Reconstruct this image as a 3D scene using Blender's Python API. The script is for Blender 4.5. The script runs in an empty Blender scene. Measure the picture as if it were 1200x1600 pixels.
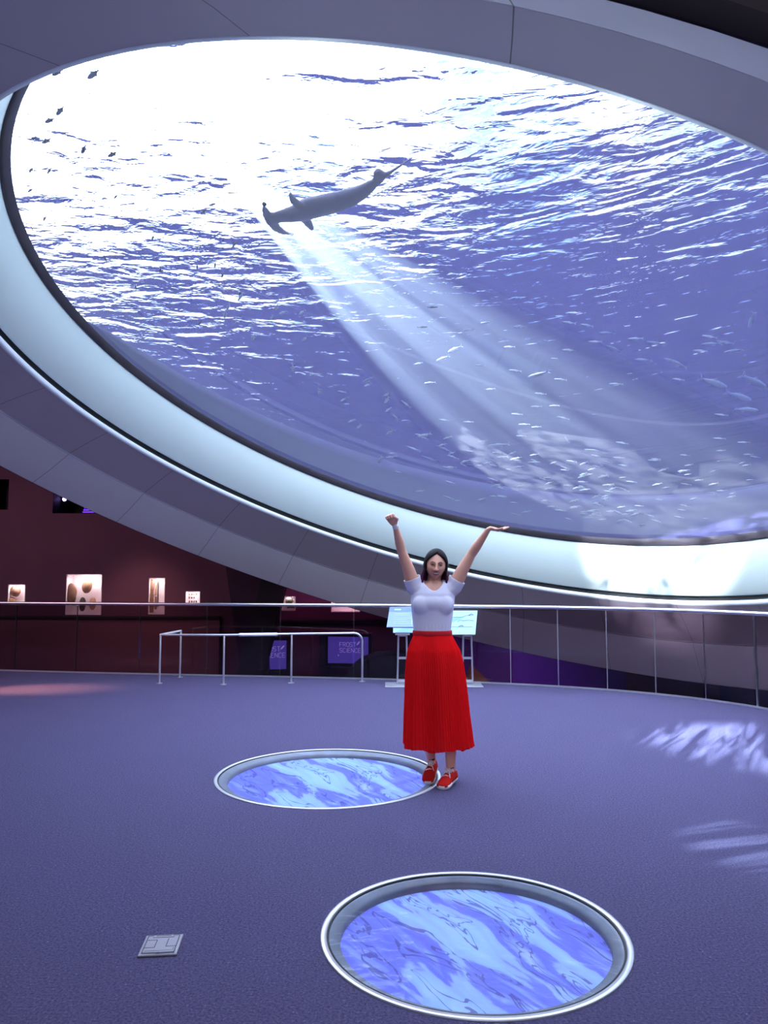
import bpy, bmesh, math, random
import numpy as np
from mathutils import Vector, Matrix, noise
rnd = random.Random(7)
PI = math.pi
sc = bpy.context.scene
COL = sc.collection

# ------------------------------------------------------------------ camera
FPX = 1180.0
CAMZ = 1.5
TH = math.atan(100 / FPX)
cam = bpy.data.cameras.new('camera'); camo = bpy.data.objects.new('camera', cam); COL.objects.link(camo)
cam.sensor_fit = 'VERTICAL'; cam.sensor_height = 36.0; cam.sensor_width = 27.0
cam.lens = 36.0 * FPX / 1600; cam.clip_start = 0.05; cam.clip_end = 400
camo.location = (0, 0, CAMZ); camo.rotation_euler = (PI / 2 + TH, 0, 0)
sc.camera = camo
# ------------------------------------------------------------------ view
sc.view_settings.view_transform = 'Standard'; sc.view_settings.look = 'None'
sc.view_settings.gamma = 1.0; sc.view_settings.use_curve_mapping = False
sc.view_settings.exposure = 0.42
sc.cycles.max_bounces = 12; sc.cycles.diffuse_bounces = 4; sc.cycles.transmission_bounces = 10
sc.cycles.glossy_bounces = 5; sc.cycles.transparent_max_bounces = 16
sc.cycles.caustics_refractive = True; sc.cycles.caustics_reflective = False
sc.cycles.sample_clamp_indirect = 12.0; sc.cycles.blur_glossy = 0.5
sc.cycles.use_denoising = True


def S(r, g, b):
    f = lambda v: (v / 255 / 12.92) if v / 255 <= 0.04045 else ((v / 255 + 0.055) / 1.055) ** 2.4
    return (f(r), f(g), f(b), 1.0)


class NT:
    """small node tree helper"""
    def __init__(s, tree): s.t = tree; s.t.nodes.clear()
    def n(s, kind, **kw):
        nd = s.t.nodes.new('ShaderNode' + kind)
        for k, v in kw.items():
            if k.startswith('_'): setattr(nd, k[1:], v)
        return nd
    def l(s, a, b): s.t.links.new(a, b)
    def v(s, sock, val):
        if isinstance(val, bpy.types.NodeSocket): s.l(val, sock)
        else: sock.default_value = val
    def math(s, op, a, b=0.0, c=0.0, clamp=False):
        m = s.n('Math', _operation=op); m.use_clamp = clamp
        s.v(m.inputs[0], a); s.v(m.inputs[1], b); s.v(m.inputs[2], c); return m.outputs[0]
    def mix(s, f, a, b):
        m = s.n('Mix', _data_type='RGBA'); s.v(m.inputs[0], f); s.v(m.inputs[6], a); s.v(m.inputs[7], b)
        return m.outputs[2]
    def noise(s, vec, scale, detail=3, rough=0.5, dist=0.0):
        m = s.n('TexNoise'); s.v(m.inputs['Vector'], vec); m.inputs['Scale'].default_value = scale
        m.inputs['Detail'].default_value = detail; m.inputs['Roughness'].default_value = rough
        m.inputs['Distortion'].default_value = dist; return m.outputs['Fac']
    def ramp(s, f, stops):
        m = s.n('ValToRGB'); s.v(m.inputs[0], f); e = m.color_ramp.elements
        while len(e) > 1: e.remove(e[-1])
        e[0].position = stops[0][0]; e[0].color = stops[0][1]
        for p, c in stops[1:]:
            q = e.new(p); q.color = c
        return m.outputs[0]
    def mapping(s, vec, scale=(1, 1, 1), rot=(0, 0, 0), loc=(0, 0, 0)):
        m = s.n('Mapping'); s.v(m.inputs[0], vec); m.inputs['Scale'].default_value = scale
        m.inputs['Rotation'].default_value = rot; m.inputs['Location'].default_value = loc
        return m.outputs[0]
    def coord(s, which='Object'): return s.n('TexCoord').outputs[which]


# ------------------------------------------------------------------ world (the sky above the open tank)
GLARE = Vector((-0.085, 0.905, 0.42)).normalized()
SKY = 3.0
wd = bpy.data.worlds.new('sky'); sc.world = wd; wd.use_nodes = True
N = NT(wd.node_tree)
dirv = N.coord('Generated')
dp = N.n('VectorMath', _operation='DOT_PRODUCT'); N.l(dirv, dp.inputs[0]); dp.inputs[1].default_value = GLARE
g1 = N.math('POWER', N.math('MAXIMUM', dp.outputs['Value'], 0.0), 60.0)
cl = N.noise(dirv, 6.0, 5, 0.6)
clr = N.ramp(cl, [(0.42, (0.26, 0.42, 0.80, 1)), (0.58, (1.0, 1.0, 1.0, 1))])
zs_ = N.n('SeparateXYZ'); N.l(dirv, zs_.inputs[0])
clear = N.math('MULTIPLY_ADD', N.math('MAXIMUM', zs_.outputs[2], 0.0), 1.5, 0.22)      # brighter overhead than at the horizon
amp = N.math('ADD', N.math('MULTIPLY', g1, 6.0), N.math('MULTIPLY', clear, N.math('ADD', N.math('MULTIPLY', cl, 1.2), 0.7)))
bg = N.n('Background'); N.l(clr, bg.inputs[0]); N.l(N.math('MULTIPLY', amp, SKY), bg.inputs[1])
wo = N.n('OutputWorld'); N.l(bg.outputs[0], wo.inputs[0])


# ------------------------------------------------------------------ lights
def area(name, loc, target, sx, sy, power, color):
    l = bpy.data.lights.new(name, 'AREA'); l.shape = 'RECTANGLE'; l.size = sx; l.size_y = sy
    l.energy = power; l.color = color[:3]
    o = bpy.data.objects.new(name, l); COL.objects.link(o); o.location = loc
    o.rotation_euler = (Vector(target) - Vector(loc)).to_track_quat('-Z', 'Y').to_euler()
    return o


def spot(name, loc, target, power, color, ang, blend=0.6, rad=0.05):
    l = bpy.data.lights.new(name, 'SPOT'); l.energy = power; l.color = color[:3]
    l.spot_size = math.radians(ang); l.spot_blend = blend; l.shadow_soft_size = rad
    o = bpy.data.objects.new(name, l); COL.objects.link(o); o.location = loc
    o.rotation_euler = (Vector(target) - Vector(loc)).to_track_quat('-Z', 'Y').to_euler()
    return o


area('front_fill_light', (0.5, -4.0, 4.6), (0.5, 3.5, 0.6), 7, 4, 230, (0.80, 0.82, 1.0))  # unseen area lamp added behind the camera as front fill
area('gallery_wall_fill', (-8.5, 9.0, 4.4), (-6.0, 16.5, 1.6), 6, 2, 200, (1.0, 0.62, 0.80))  # area lamp added to brighten the maroon back wall
spot('gallery_spotlight', (-8.2, 9.6, 2.6), (-4.6, 10.2, 0.0), 3200, (1.0, 0.42, 0.22), 16, 1.0, 0.15)
spot('wall_glow_fill', (-5.2, 14.4, 3.1), (-5.2, 16.4, 0.1), 170, (1.0, 0.55, 0.50), 60, 1.0, 0.2)  # added spot standing in for the warm glow reflected on the lower panels
spot('lower_violet_light', (3.0, 13.2, -0.5), (2.0, 17, -1.5), 120, (0.5, 0.15, 1.0), 120, 1.0, 0.3)
spot('lower_magenta_light', (-1.2, 14.0, 2.2), (-1.2, 16.5, 0.3), 130, (0.9, 0.25, 0.65), 100, 1.0, 0.2)


def gobo(o, scale, lo, hi, rot=0.0):
    """daylight broken up by the moving water: a ripple pattern in the lamp's own beam"""
    l = o.data; l.use_nodes = True; N = NT(l.node_tree)
    v = N.mapping(N.mapping(N.coord('Normal'), (1, 1, 1), (0, 0, rot)), scale)
    f = N.ramp(N.noise(v, 1.0, 3, 0.5, 0.4), [(lo, (0, 0, 0, 1)), (hi, (1, 1, 1, 1))])
    e = N.n('Emission'); N.l(f, e.inputs[0]); e.inputs[1].default_value = 1.0
    w = N.n('OutputLight'); N.l(e.outputs[0], w.inputs[0])


for q in ((-0.9, 7.0, 3.9), (0.2, 9.6, 3.35), (2.2, 9.0, 2.9), (1.4, 6.6, 3.5)):  # point lamps added under the lens to brighten the funnel
    l = bpy.data.lights.new('funnel_fill_light', 'POINT'); l.energy = 40; l.color = (0.72, 0.92, 1.0); l.shadow_soft_size = 0.0
    o = bpy.data.objects.new('funnel_fill_light', l); COL.objects.link(o); o.location = q

# ------------------------------------------------------------------ projection helpers (metres, camera at the visitor's eye)
cT, sT = math.cos(TH), math.sin(TH)
EYE = Vector((0, 0, CAMZ))


def ray(px, py):
    u = (px - 600) / FPX; v = (800 - py) / FPX
    return Vector((u, cT - v * sT, sT + v * cT)).normalized()


def ground(px, py, z=0.0):
    d = ray(px, py); return EYE + d * ((z - CAMZ) / d.z)


def at(px, py, Y):
    d = ray(px, py); return EYE + d * (Y / d.y)


# oculus axis
NRM = Vector((0.26648313, 0.19882161, 0.94311013)).normalized()
OC = Vector((0.765, 8.108, 3.582))
AX = NRM.cross(Vector((0, 0, 1))).normalized(); BX = NRM.cross(AX).normalized()
OMAT = Matrix(((AX.x, BX.x, NRM.x, OC.x), (AX.y, BX.y, NRM.y, OC.y), (AX.z, BX.z, NRM.z, OC.z), (0, 0, 0, 1)))


def refract(d, Nn, eta):
    cs = -d.dot(Nn); k = 1 - eta * eta * (1 - cs * cs)
    return eta * d + (eta * cs - math.sqrt(k)) * Nn


def water(px, py, dist=None, z=None):
    """the point in the tank seen at that spot, dist metres beyond the lens or at height z"""
    d = ray(px, py); k = (OC - EYE).dot(NRM) / d.dot(NRM); P = EYE + d * k
    w = refract(d, -NRM, 1 / 1.33).normalized()
    if z is not None: dist = (z - P.z) / w.z
    return P + w * dist


# ------------------------------------------------------------------ object helpers
def tag(o, label=None, cat=None, group=None, kind=None):
    if label: o['label'] = label
    if cat: o['category'] = cat
    if group: o['group'] = group
    if kind: o['kind'] = kind
    return o


def empty(name, loc=(0, 0, 0), rz=0.0):
    o = bpy.data.objects.new(name, None); COL.objects.link(o); o.location = loc; o.rotation_euler = (0, 0, rz)
    o.empty_display_size = 0.1
    return o


def mesh_obj(name, verts, faces, mat, parent=None, smooth=False, mats=None):
    me = bpy.data.meshes.new(name); me.from_pydata([tuple(v) for v in verts], [], faces); me.update()
    if smooth:
        for p in me.polygons: p.use_smooth = True
    o = bpy.data.objects.new(name, me); COL.objects.link(o)
    if mat: me.materials.append(mat)
    if parent: o.parent = parent
    return o


class MB:
    def __init__(s): s.v = []; s.f = []
    def add(s, vs, fs):
        b = len(s.v); s.v += [Vector(v) for v in vs]; s.f += [tuple(i + b for i in f) for f in fs]; return s
    def box(s, c, size, M=None, bev=0.0):
        x, y, z = [q / 2 for q in size]
        bm = bmesh.new(); bmesh.ops.create_cube(bm, size=1)
        for v in bm.verts: v.co = Vector((v.co.x * size[0], v.co.y * size[1], v.co.z * size[2]))
        if bev > 0:
            bmesh.ops.bevel(bm, geom=list(bm.edges), offset=bev, segments=2, affect='EDGES', profile=0.5)
        for v in bm.verts:
            v.co = v.co + Vector(c)
            if M is not None: v.co = M @ v.co
        bm.verts.index_update()
        s.add([v.co.copy() for v in bm.verts], [tuple(v.index for v in f.verts) for f in bm.faces]); bm.free(); return s
    def rings(s, rings, closed=True, cap=True):
        n = len(rings[0]); vs = [v for r in rings for v in r]; fs = []
        for i in range(len(rings) - 1):
            for j in range(n if closed else n - 1):
                k = (j + 1) % n
                fs.append((i * n + j, i * n + k, (i + 1) * n + k, (i + 1) * n + j))
        if cap and closed:
            fs.append(tuple(range(n))[::-1]); fs.append(tuple((len(rings) - 1) * n + j for j in range(n)))
        return s.add(vs, fs)
    def tube(s, pts, radii, seg=12, flat=None, caps=True):
        """tube through pts; radii: number, list of numbers or (ra, rb); round end caps"""
        pts = [Vector(p) for p in pts]
        if not isinstance(radii, (list, tuple)): radii = [radii] * len(pts)
        rr = [(r, r) if not isinstance(r, (list, tuple)) else r for r in radii]
        T = []
        for i in range(len(pts)):
            a = pts[max(0, i - 1)]; b = pts[min(len(pts) - 1, i + 1)]; T.append((b - a).normalized())
        up = Vector(flat) if flat else (Vector((0, 0, 1)) if abs(T[0].z) < 0.9 else Vector((0, 1, 0)))
        rings = []
        u = (up - T[0] * up.dot(T[0])).normalized()
        frames = []
        for i in range(len(pts)):
            if flat: u = Vector(flat)
            u = (u - T[i] * u.dot(T[i])).normalized(); w = T[i].cross(u); frames.append((u.copy(), w))
        def ring(p, ra, rb, u, w):
            return [p + u * (ra * math.cos(2 * PI * k / seg)) + w * (rb * math.sin(2 * PI * k / seg)) for k in range(seg)]
        if caps:
            for q in (0.15, 0.6):
                e = math.sin(q * PI / 2 + 0.0); off = math.cos(q * PI / 2)
                r = min(rr[0]); rings.append(ring(pts[0] - T[0] * r * off, rr[0][0] * e, rr[0][1] * e, *frames[0]))
        for i, p in enumerate(pts): rings.append(ring(p, rr[i][0], rr[i][1], *frames[i]))
        if caps:
            for q in (0.6, 0.15):
                e = math.sin(q * PI / 2); off = math.cos(q * PI / 2)
                r = min(rr[-1]); rings.append(ring(pts[-1] + T[-1] * r * off, rr[-1][0] * e, rr[-1][1] * e, *frames[-1]))
        return s.rings(rings)
    def ell(s, c, r, M=None, seg=16, n=10):
        rings = []
        for i in range(1, n):
            a = PI * i / n
            rings.append([Vector((r[0] * math.sin(a) * math.cos(2 * PI * k / seg), r[1] * math.sin(a) * math.sin(2 * PI * k / seg), -r[2] * math.cos(a))) for k in range(seg)])
        rings = [[(M @ v if M else v) + Vector(c) for v in rg] for rg in rings]
        return s.rings(rings)
    def build(s, name, mat, parent=None, smooth=False):
        return mesh_obj(name, s.v, s.f, mat, parent, smooth)


def lathe_local(prof, seg=160):
    vs = []; fs = []
    n = len(prof)
    for j in range(seg):
        a = 2 * PI * j / seg
        for r, z in prof: vs.append((r * math.cos(a), r * math.sin(a), z))
    for j in range(seg):
        k = (j + 1) % seg
        for i in range(n - 1): fs.append((j * n + i, k * n + i, k * n + i + 1, j * n + i + 1))
    return vs, fs


def lathe(name, prof, mat, parent=None, M=None, smooth=True, seg=160, closed=False):
    if closed: prof = list(prof) + [prof[0]]
    vs, fs = lathe_local(prof, seg)
    o = mesh_obj(name, vs, fs, mat, parent, smooth)
    if M is not None: o.matrix_world = M
    return o


def fix_normals(o, inward=False):
    bm = bmesh.new(); bm.from_mesh(o.data); bmesh.ops.recalc_face_normals(bm, faces=bm.faces)
    if inward: bmesh.ops.reverse_faces(bm, faces=bm.faces)
    bm.to_mesh(o.data); bm.free()


def baked_remesh(mb, voxel, smooth_it=6, fac=0.5):
    """union of overlapping closed lofts into one continuous surface"""
    o = mb.build('tmp', None)
    m = o.modifiers.new('r', 'REMESH'); m.mode = 'VOXEL'; m.voxel_size = voxel
    if smooth_it:
        m2 = o.modifiers.new('s', 'SMOOTH'); m2.factor = fac; m2.iterations = smooth_it
    dg = bpy.context.evaluated_depsgraph_get(); dg.update()
    ev = o.evaluated_get(dg); me = bpy.data.meshes.new_from_object(ev)
    bpy.data.objects.remove(o)
    return me


def link_mesh(name, me, mat, parent=None, smooth=True):
    me.materials.clear(); me.materials.append(mat); me.name = name
    for p in me.polygons: p.use_smooth = smooth
    o = bpy.data.objects.new(name, me); COL.objects.link(o)
    if parent: o.parent = parent
    return o


# ------------------------------------------------------------------ materials
def pbr(name, color, rough=0.6, metal=0.0, spec=0.4, var=0.0, vscale=8.0, bump=0.0, bscale=60.0, emit=None, estr=0.0, sheen=0.0, trans=0.0, sss=0.0):
    m = bpy.data.materials.new(name); m.use_nodes = True; N = NT(m.node_tree)
    b = N.n('BsdfPrincipled'); o = N.n('OutputMaterial'); N.l(b.outputs[0], o.inputs[0])
    co = N.coord('Object')
    if var > 0:
        f = N.noise(co, vscale, 4)
        dark = tuple(c * (1 - var) for c in color[:3]) + (1,); lite = tuple(min(1, c * (1 + var)) for c in color[:3]) + (1,)
        N.l(N.mix(f, dark, lite), b.inputs['Base Color'])
    else: b.inputs['Base Color'].default_value = color
    b.inputs['Roughness'].default_value = rough; b.inputs['Metallic'].default_value = metal
    b.inputs['Specular IOR Level'].default_value = spec
    if sheen: b.inputs['Sheen Weight'].default_value = sheen
    if sss:
        b.inputs['Subsurface Weight'].default_value = sss; b.inputs['Subsurface Radius'].default_value = (0.02, 0.008, 0.004)
        b.inputs['Subsurface Scale'].default_value = 0.5
    if emit: b.inputs['Emission Color'].default_value = emit; b.inputs['Emission Strength'].default_value = estr
    if bump > 0:
        bp = N.n('Bump'); bp.inputs['Strength'].default_value = bump; bp.inputs['Distance'].default_value = 0.01
        N.l(N.noise(co, bscale, 3), bp.inputs['Height']); N.l(bp.outputs[0], b.inputs['Normal'])
    return m


def mat_carpet():
    m = bpy.data.materials.new('carpet'); m.use_nodes = True; N = NT(m.node_tree)
    b = N.n('BsdfPrincipled'); o = N.n('OutputMaterial'); N.l(b.outputs[0], o.inputs[0])
    co = N.coord('Object')
    f = N.noise(co, 95, 3, 0.75); f2 = N.noise(co, 40, 2, 0.6); big = N.noise(co, 1.3, 2)
    c = N.ramp(f, [(0.30, (0.024, 0.020, 0.046, 1)), (0.5, (0.078, 0.066, 0.138, 1)), (0.66, (0.115, 0.102, 0.20, 1)), (0.74, (0.40, 0.37, 0.52, 1))])
    c2 = N.mix(N.math('MULTIPLY', N.math('SUBTRACT', f2, 0.35), 1.2, clamp=True), c, (0.062, 0.051, 0.108, 1))
    c3 = N.mix(N.math('MULTIPLY', big, 0.12), c2, (0.12, 0.105, 0.20, 1))
    N.l(c3, b.inputs['Base Color']); b.inputs['Roughness'].default_value = 0.95; b.inputs['Specular IOR Level'].default_value = 0.08
    bp = N.n('Bump'); bp.inputs['Strength'].default_value = 0.5; bp.inputs['Distance'].default_value = 0.01
    N.l(f, bp.inputs['Height']); N.l(bp.outputs[0], b.inputs['Normal'])
    return m


def mat_glass_sheet(name, tint, refl=0.08, rough=0.0):
    m = bpy.data.materials.new(name); m.use_nodes = True; N = NT(m.node_tree)
    t = N.n('BsdfTransparent'); t.inputs[0].default_value = tint
    g = N.n('BsdfGlossy'); g.inputs['Roughness'].default_value = rough; g.inputs[0].default_value = (1, 1, 1, 1)
    fr = N.n('Fresnel'); fr.inputs[0].default_value = 1.45
    mx = N.n('MixShader'); N.l(N.math('MULTIPLY', fr.outputs[0], refl / 0.04 * 0.5, clamp=True), mx.inputs[0]); N.l(t.outputs[0], mx.inputs[1]); N.l(g.outputs[0], mx.inputs[2])
    o = N.n('OutputMaterial'); N.l(mx.outputs[0], o.inputs[0])
    return m


def mat_shell(name, base, seam_r=None):
    """painted soffit panels: radial joints every 14.4 degrees around the axis"""
    m = bpy.data.materials.new(name); m.use_nodes = True; N = NT(m.node_tree)
    b = N.n('BsdfPrincipled'); o = N.n('OutputMaterial'); N.l(b.outputs[0], o.inputs[0])
    co = N.coord('Object'); sp = N.n('SeparateXYZ'); N.l(co, sp.inputs[0])
    a = N.math('ARCTAN2', sp.outputs[1], sp.outputs[0])
    t = N.math('DIVIDE', N.math('ADD', a, math.radians(38 + 360)), math.radians(14.4))
    fr = N.math('ABSOLUTE', N.math('SUBTRACT', N.math('FRACT', t), 0.5))
    line = N.math('GREATER_THAN', fr, 0.4975)
    col = N.mix(N.noise(co, 0.6, 3), tuple(c * 0.93 for c in base[:3]) + (1,), tuple(min(1, c * 1.05) for c in base[:3]) + (1,))
    N.l(N.mix(line, col, tuple(c * 0.25 for c in base[:3]) + (1,)), b.inputs['Base Color'])
    b.inputs['Roughness'].default_value = 0.7; b.inputs['Specular IOR Level'].default_value = 0.2
    return m


M = {}
M['carpet'] = mat_carpet()
M['shell_in'] = mat_shell('soffit_paint_inner', (0.40, 0.33, 0.41, 1))
M['shell_out'] = mat_shell('soffit_paint_outer', (0.48, 0.42, 0.50, 1))
M['funnel'] = pbr('funnel_white_paint', (0.80, 0.90, 0.88, 1), 0.55, spec=0.3)
M['black_gap'] = pbr('black_joint', (0.01, 0.012, 0.014, 1), 0.6)
M['gasket'] = pbr('dark_rubber_gasket', (0.05, 0.04, 0.055, 1), 0.5, var=0.4, vscale=4)
M['lip'] = pbr('pale_lip_paint', (0.72, 0.74, 0.84, 1), 0.4)
M['dark_ceiling'] = pbr('dark_ceiling_paint', (0.075, 0.055, 0.075, 1), 0.9)
M['outside'] = pbr('dark_shell_outside', (0.035, 0.028, 0.034, 1), 0.9)
M['wall'] = pbr('maroon_plaster', (0.105, 0.043, 0.072, 1), 0.85, var=0.18, vscale=1.2, bump=0.3, bscale=30)
M['wall_low'] = pbr('maroon_panel', (0.14, 0.055, 0.075, 1), 0.6, var=0.15, vscale=0.8)
M['wall_side'] = pbr('grey_violet_plaster', (0.12, 0.09, 0.13, 1), 0.9)
M['purple'] = pbr('purple_panel', (0.075, 0.014, 0.13, 1), 0.5)
M['violet'] = pbr('violet_panel', (0.12, 0.012, 0.30, 1), 0.5)
M['rust'] = pbr('rust_panel', (0.22, 0.03, 0.015, 1), 0.6)
M['navy'] = pbr('navy_panel', (0.015, 0.02, 0.10, 1), 0.5)
M['magenta'] = pbr('magenta_panel', (0.15, 0.02, 0.10, 1), 0.6)
M['black'] = pbr('black_matte', (0.006, 0.006, 0.010, 1), 0.7)
M['steel'] = pbr('brushed_steel', (0.72, 0.72, 0.78, 1), 0.28, 1.0)
M['steel_soft'] = pbr('satin_steel', (0.60, 0.60, 0.68, 1), 0.4, 0.8)
M['bright_rail'] = pbr('polished_rail_sleeve', (0.85, 0.86, 0.92, 1), 0.35, 0.3)
M['rail_glass'] = mat_glass_sheet('smoked_rail_glass', (0.64, 0.57, 0.62, 1), 0.06)
M['floor_glass'] = mat_glass_sheet('floor_glass', (0.96, 0.98, 1, 1), 0.003)
M['clear_glass'] = mat_glass_sheet('clear_glass', (0.96, 0.98, 1, 1), 0.05)
M['white'] = pbr('white_paint', (0.75, 0.72, 0.76, 1), 0.6)
M['niche'] = pbr('niche_lining', (0.75, 0.66, 0.68, 1), 0.7)
M['brown'] = pbr('brown_specimen', (0.22, 0.11, 0.07, 1), 0.7, var=0.4, vscale=12)
M['tan'] = pbr('tan_specimen', (0.42, 0.25, 0.15, 1), 0.7, var=0.3, vscale=15)
M['olive'] = pbr('dark_specimen', (0.05, 0.045, 0.035, 1), 0.5)
M['skin'] = pbr('skin', S(226, 168, 146), 0.5, spec=0.35, var=0.06, vscale=20, sss=0.15)
M['shirt'] = pbr('white_cotton_jersey', S(222, 218, 235), 0.9, spec=0.15, var=0.03, vscale=40)
M['hair'] = None
M['red_shoe'] = pbr('red_canvas', S(205, 35, 32), 0.9, spec=0.1, bump=0.4, bscale=500)
M['shoe_dark'] = pbr('dark_red_tongue', S(110, 15, 30), 0.9)
M['rubber_white'] = pbr('white_rubber_sole', S(228, 218, 220), 0.6)
M['lace'] = pbr('white_lace', S(232, 222, 224), 0.9)
M['eye'] = pbr('dark_eye', (0.02, 0.012, 0.012, 1), 0.2)
M['eyewhite'] = pbr('eye_white', (0.6, 0.55, 0.55, 1), 0.3)
M['lips'] = pbr('lips', S(165, 80, 85), 0.4)
M['teeth'] = pbr('teeth', S(235, 225, 225), 0.3)
M['brow'] = pbr('brow_hair', (0.03, 0.02, 0.02, 1), 0.8)


def mat_hair():
    m = bpy.data.materials.new('hair_dyed_ends'); m.use_nodes = True; N = NT(m.node_tree)
    b = N.n('BsdfPrincipled'); o = N.n('OutputMaterial'); N.l(b.outputs[0], o.inputs[0])
    co = N.coord('Object'); sp = N.n('SeparateXYZ'); N.l(co, sp.inputs[0])
    f = N.math('MULTIPLY', N.math('SUBTRACT', 1.57, sp.outputs[2]), 9.0, clamp=True)
    st = N.noise(N.mapping(co, (60, 60, 6)), 1.5, 3)
    c1 = N.mix(st, (0.006, 0.004, 0.006, 1), (0.020, 0.013, 0.018, 1)); c2 = N.mix(st, (0.045, 0.008, 0.03, 1), (0.17, 0.035, 0.11, 1))
    N.l(N.mix(f, c1, c2), b.inputs['Base Color']); b.inputs['Roughness'].default_value = 0.6; b.inputs['Specular IOR Level'].default_value = 0.08
    bp = N.n('Bump'); bp.inputs['Strength'].default_value = 0.6; bp.inputs['Distance'].default_value = 0.004
    N.l(st, bp.inputs['Height']); N.l(bp.outputs[0], b.inputs['Normal'])
    return m


def mat_skirt():
    m = bpy.data.materials.new('red_pleated_chiffon'); m.use_nodes = True; N = NT(m.node_tree)
    d = N.n('BsdfDiffuse'); d.inputs[0].default_value = S(248, 30, 34)
    t = N.n('BsdfTranslucent'); t.inputs[0].default_value = S(235, 30, 25)
    mx = N.n('MixShader'); mx.inputs[0].default_value = 0.25; N.l(d.outputs[0], mx.inputs[1]); N.l(t.outputs[0], mx.inputs[2])
    tr = N.n('BsdfTransparent'); tr.inputs[0].default_value = (1, 0.25, 0.25, 1)
    co = N.coord('Object'); sp = N.n('SeparateXYZ'); N.l(co, sp.inputs[0])
    f = N.math('LESS_THAN', sp.outputs[2], 0.262)      # the unlined hem is sheer
    m2 = N.n('MixShader'); N.l(N.math('ADD', N.math('MULTIPLY', f, 0.2), 0.02), m2.inputs[0]); N.l(mx.outputs[0], m2.inputs[1]); N.l(tr.outputs[0], m2.inputs[2])
    o = N.n('OutputMaterial'); N.l(m2.outputs[0], o.inputs[0])
    return m


M['hair'] = mat_hair(); M['skirt'] = mat_skirt()


def mat_lens():
    m = bpy.data.materials.new('acrylic_lens'); m.use_nodes = True; N = NT(m.node_tree)
    g = N.n('BsdfRefraction'); g.inputs['Color'].default_value = (0.90, 0.95, 1.0, 1); g.inputs['Roughness'].default_value = 0.0; g.inputs['IOR'].default_value = 1.33
    gl = N.n('BsdfGlossy'); gl.inputs['Roughness'].default_value = 0.0
    fr = N.n('Fresnel'); fr.inputs[0].default_value = 1.33
    mx = N.n('MixShader'); N.l(N.math('MULTIPLY', fr.outputs[0], 0.6), mx.inputs[0]); N.l(g.outputs[0], mx.inputs[1]); N.l(gl.outputs[0], mx.inputs[2])
    tl = N.n('BsdfTranslucent'); tl.inputs[0].default_value = (0.85, 0.9, 1, 1)      # veil put into the lens in place of the water's haze
    m3 = N.n('MixShader'); m3.inputs[0].default_value = 0.045; N.l(mx.outputs[0], m3.inputs[1]); N.l(tl.outputs[0], m3.inputs[2])
    o = N.n('OutputMaterial'); N.l(m3.outputs[0], o.inputs[0])
    return m


def mat_surface():
    m = bpy.data.materials.new('rippled_water_surface'); m.use_nodes = True; N = NT(m.node_tree)
    g = N.n('BsdfGlass'); g.inputs['Color'].default_value = (0.93, 0.97, 1.0, 1); g.inputs['Roughness'].default_value = 0.0; g.inputs['IOR'].default_value = 1.33
    co = N.coord('Object')
    sx_ = N.n('SeparateXYZ'); N.l(co, sx_.inputs[0]); xp = N.math('MAXIMUM', sx_.outputs[0], 0.0)
    cb = N.n('CombineXYZ'); N.l(sx_.outputs[0], cb.inputs[0]); N.l(N.math('MULTIPLY_ADD', N.math('MULTIPLY', xp, xp), 0.05, sx_.outputs[1]), cb.inputs[1]); N.l(sx_.outputs[2], cb.inputs[2]); co = cb.outputs[0]
    a = N.noise(N.mapping(co, (0.85, 2.1, 1), (0, 0, 0.12)), 1.0, 2, 0.5, 0.6)
    b = N.noise(N.mapping(co, (2.2, 5.0, 1), (0, 0, -0.35)), 1.0, 3, 0.55, 0.5)
    c = N.noise(N.mapping(co, (0.32, 0.5, 1), (0, 0, 0.4)), 1.0, 2)
    h = N.math('ADD', N.math('ADD', N.math('MULTIPLY', a, 1.0), N.math('MULTIPLY', b, 0.35)), N.math('MULTIPLY', c, 1.2))
    bp = N.n('Bump'); bp.inputs['Strength'].default_value = 1.0; bp.inputs['Distance'].default_value = 0.036
    N.l(h, bp.inputs['Height']); N.l(bp.outputs[0], g.inputs['Normal'])
    o = N.n('OutputMaterial'); N.l(g.outputs[0], o.inputs[0])
    return m


M['lens'] = mat_lens(); M['surface'] = mat_surface()
M['tank'] = pbr('blue_tank_lining', (0.034, 0.029, 0.110, 1), 0.95, spec=0.0, var=0.25, vscale=0.25)
M['tank_step'] = pbr('pale_tank_step', (0.068, 0.064, 0.19, 1), 0.9, spec=0.1, var=0.12, vscale=0.5)

# ------------------------------------------------------------------ platform floor
rail_px = [(-160, 1043), (0, 1048), (117, 1051), (217, 1054), (322, 1057), (400, 1058), (500, 1059.5), (602, 1061.5), (680, 1065), (756, 1069), (873, 1073), (950, 1079), (1025, 1086), (1106, 1095), (1185, 1107), (1215, 1112)]
rail_g = [ground(*p) for p in rail_px]
# smooth curve through them by parameter polynomial
ta = np.array([p[0] for p in rail_px], float) / 1000.0
cx = np.polyfit(ta, [p.x for p in rail_g], 4); cy = np.polyfit(ta, [p.y for p in rail_g], 4)


def rail(px):
    t = px / 1000.0; return Vector((float(np.polyval(cx, t)), float(np.polyval(cy, t)), 0))


edge = [rail(x) for x in range(-150, 1230, 15)]
e0 = edge[0]; e1 = edge[-1]
dl = (edge[0] - edge[1]).normalized(); dr = (edge[-1] - edge[-2]).normalized()
left_ext = [e0 + dl * k for k in (8, 6, 4, 2, 1)]
right_ext = []; p = e1.copy(); d = dr.copy()
for k in range(14):
    d = (Matrix.Rotation(-0.09, 3, 'Z') @ d).normalized(); p = p + d * 0.7; right_ext.append(p.copy())
rim = left_ext + edge + right_ext
outer = rim + [Vector((right_ext[-1].x, -9, 0)), Vector((left_ext[0].x, -9, 0))]
W1 = (Vector((0.378, 3.33, 0)), 0.632); W2 = (Vector((-0.42, 5.86, 0)), 0.835)


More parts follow.
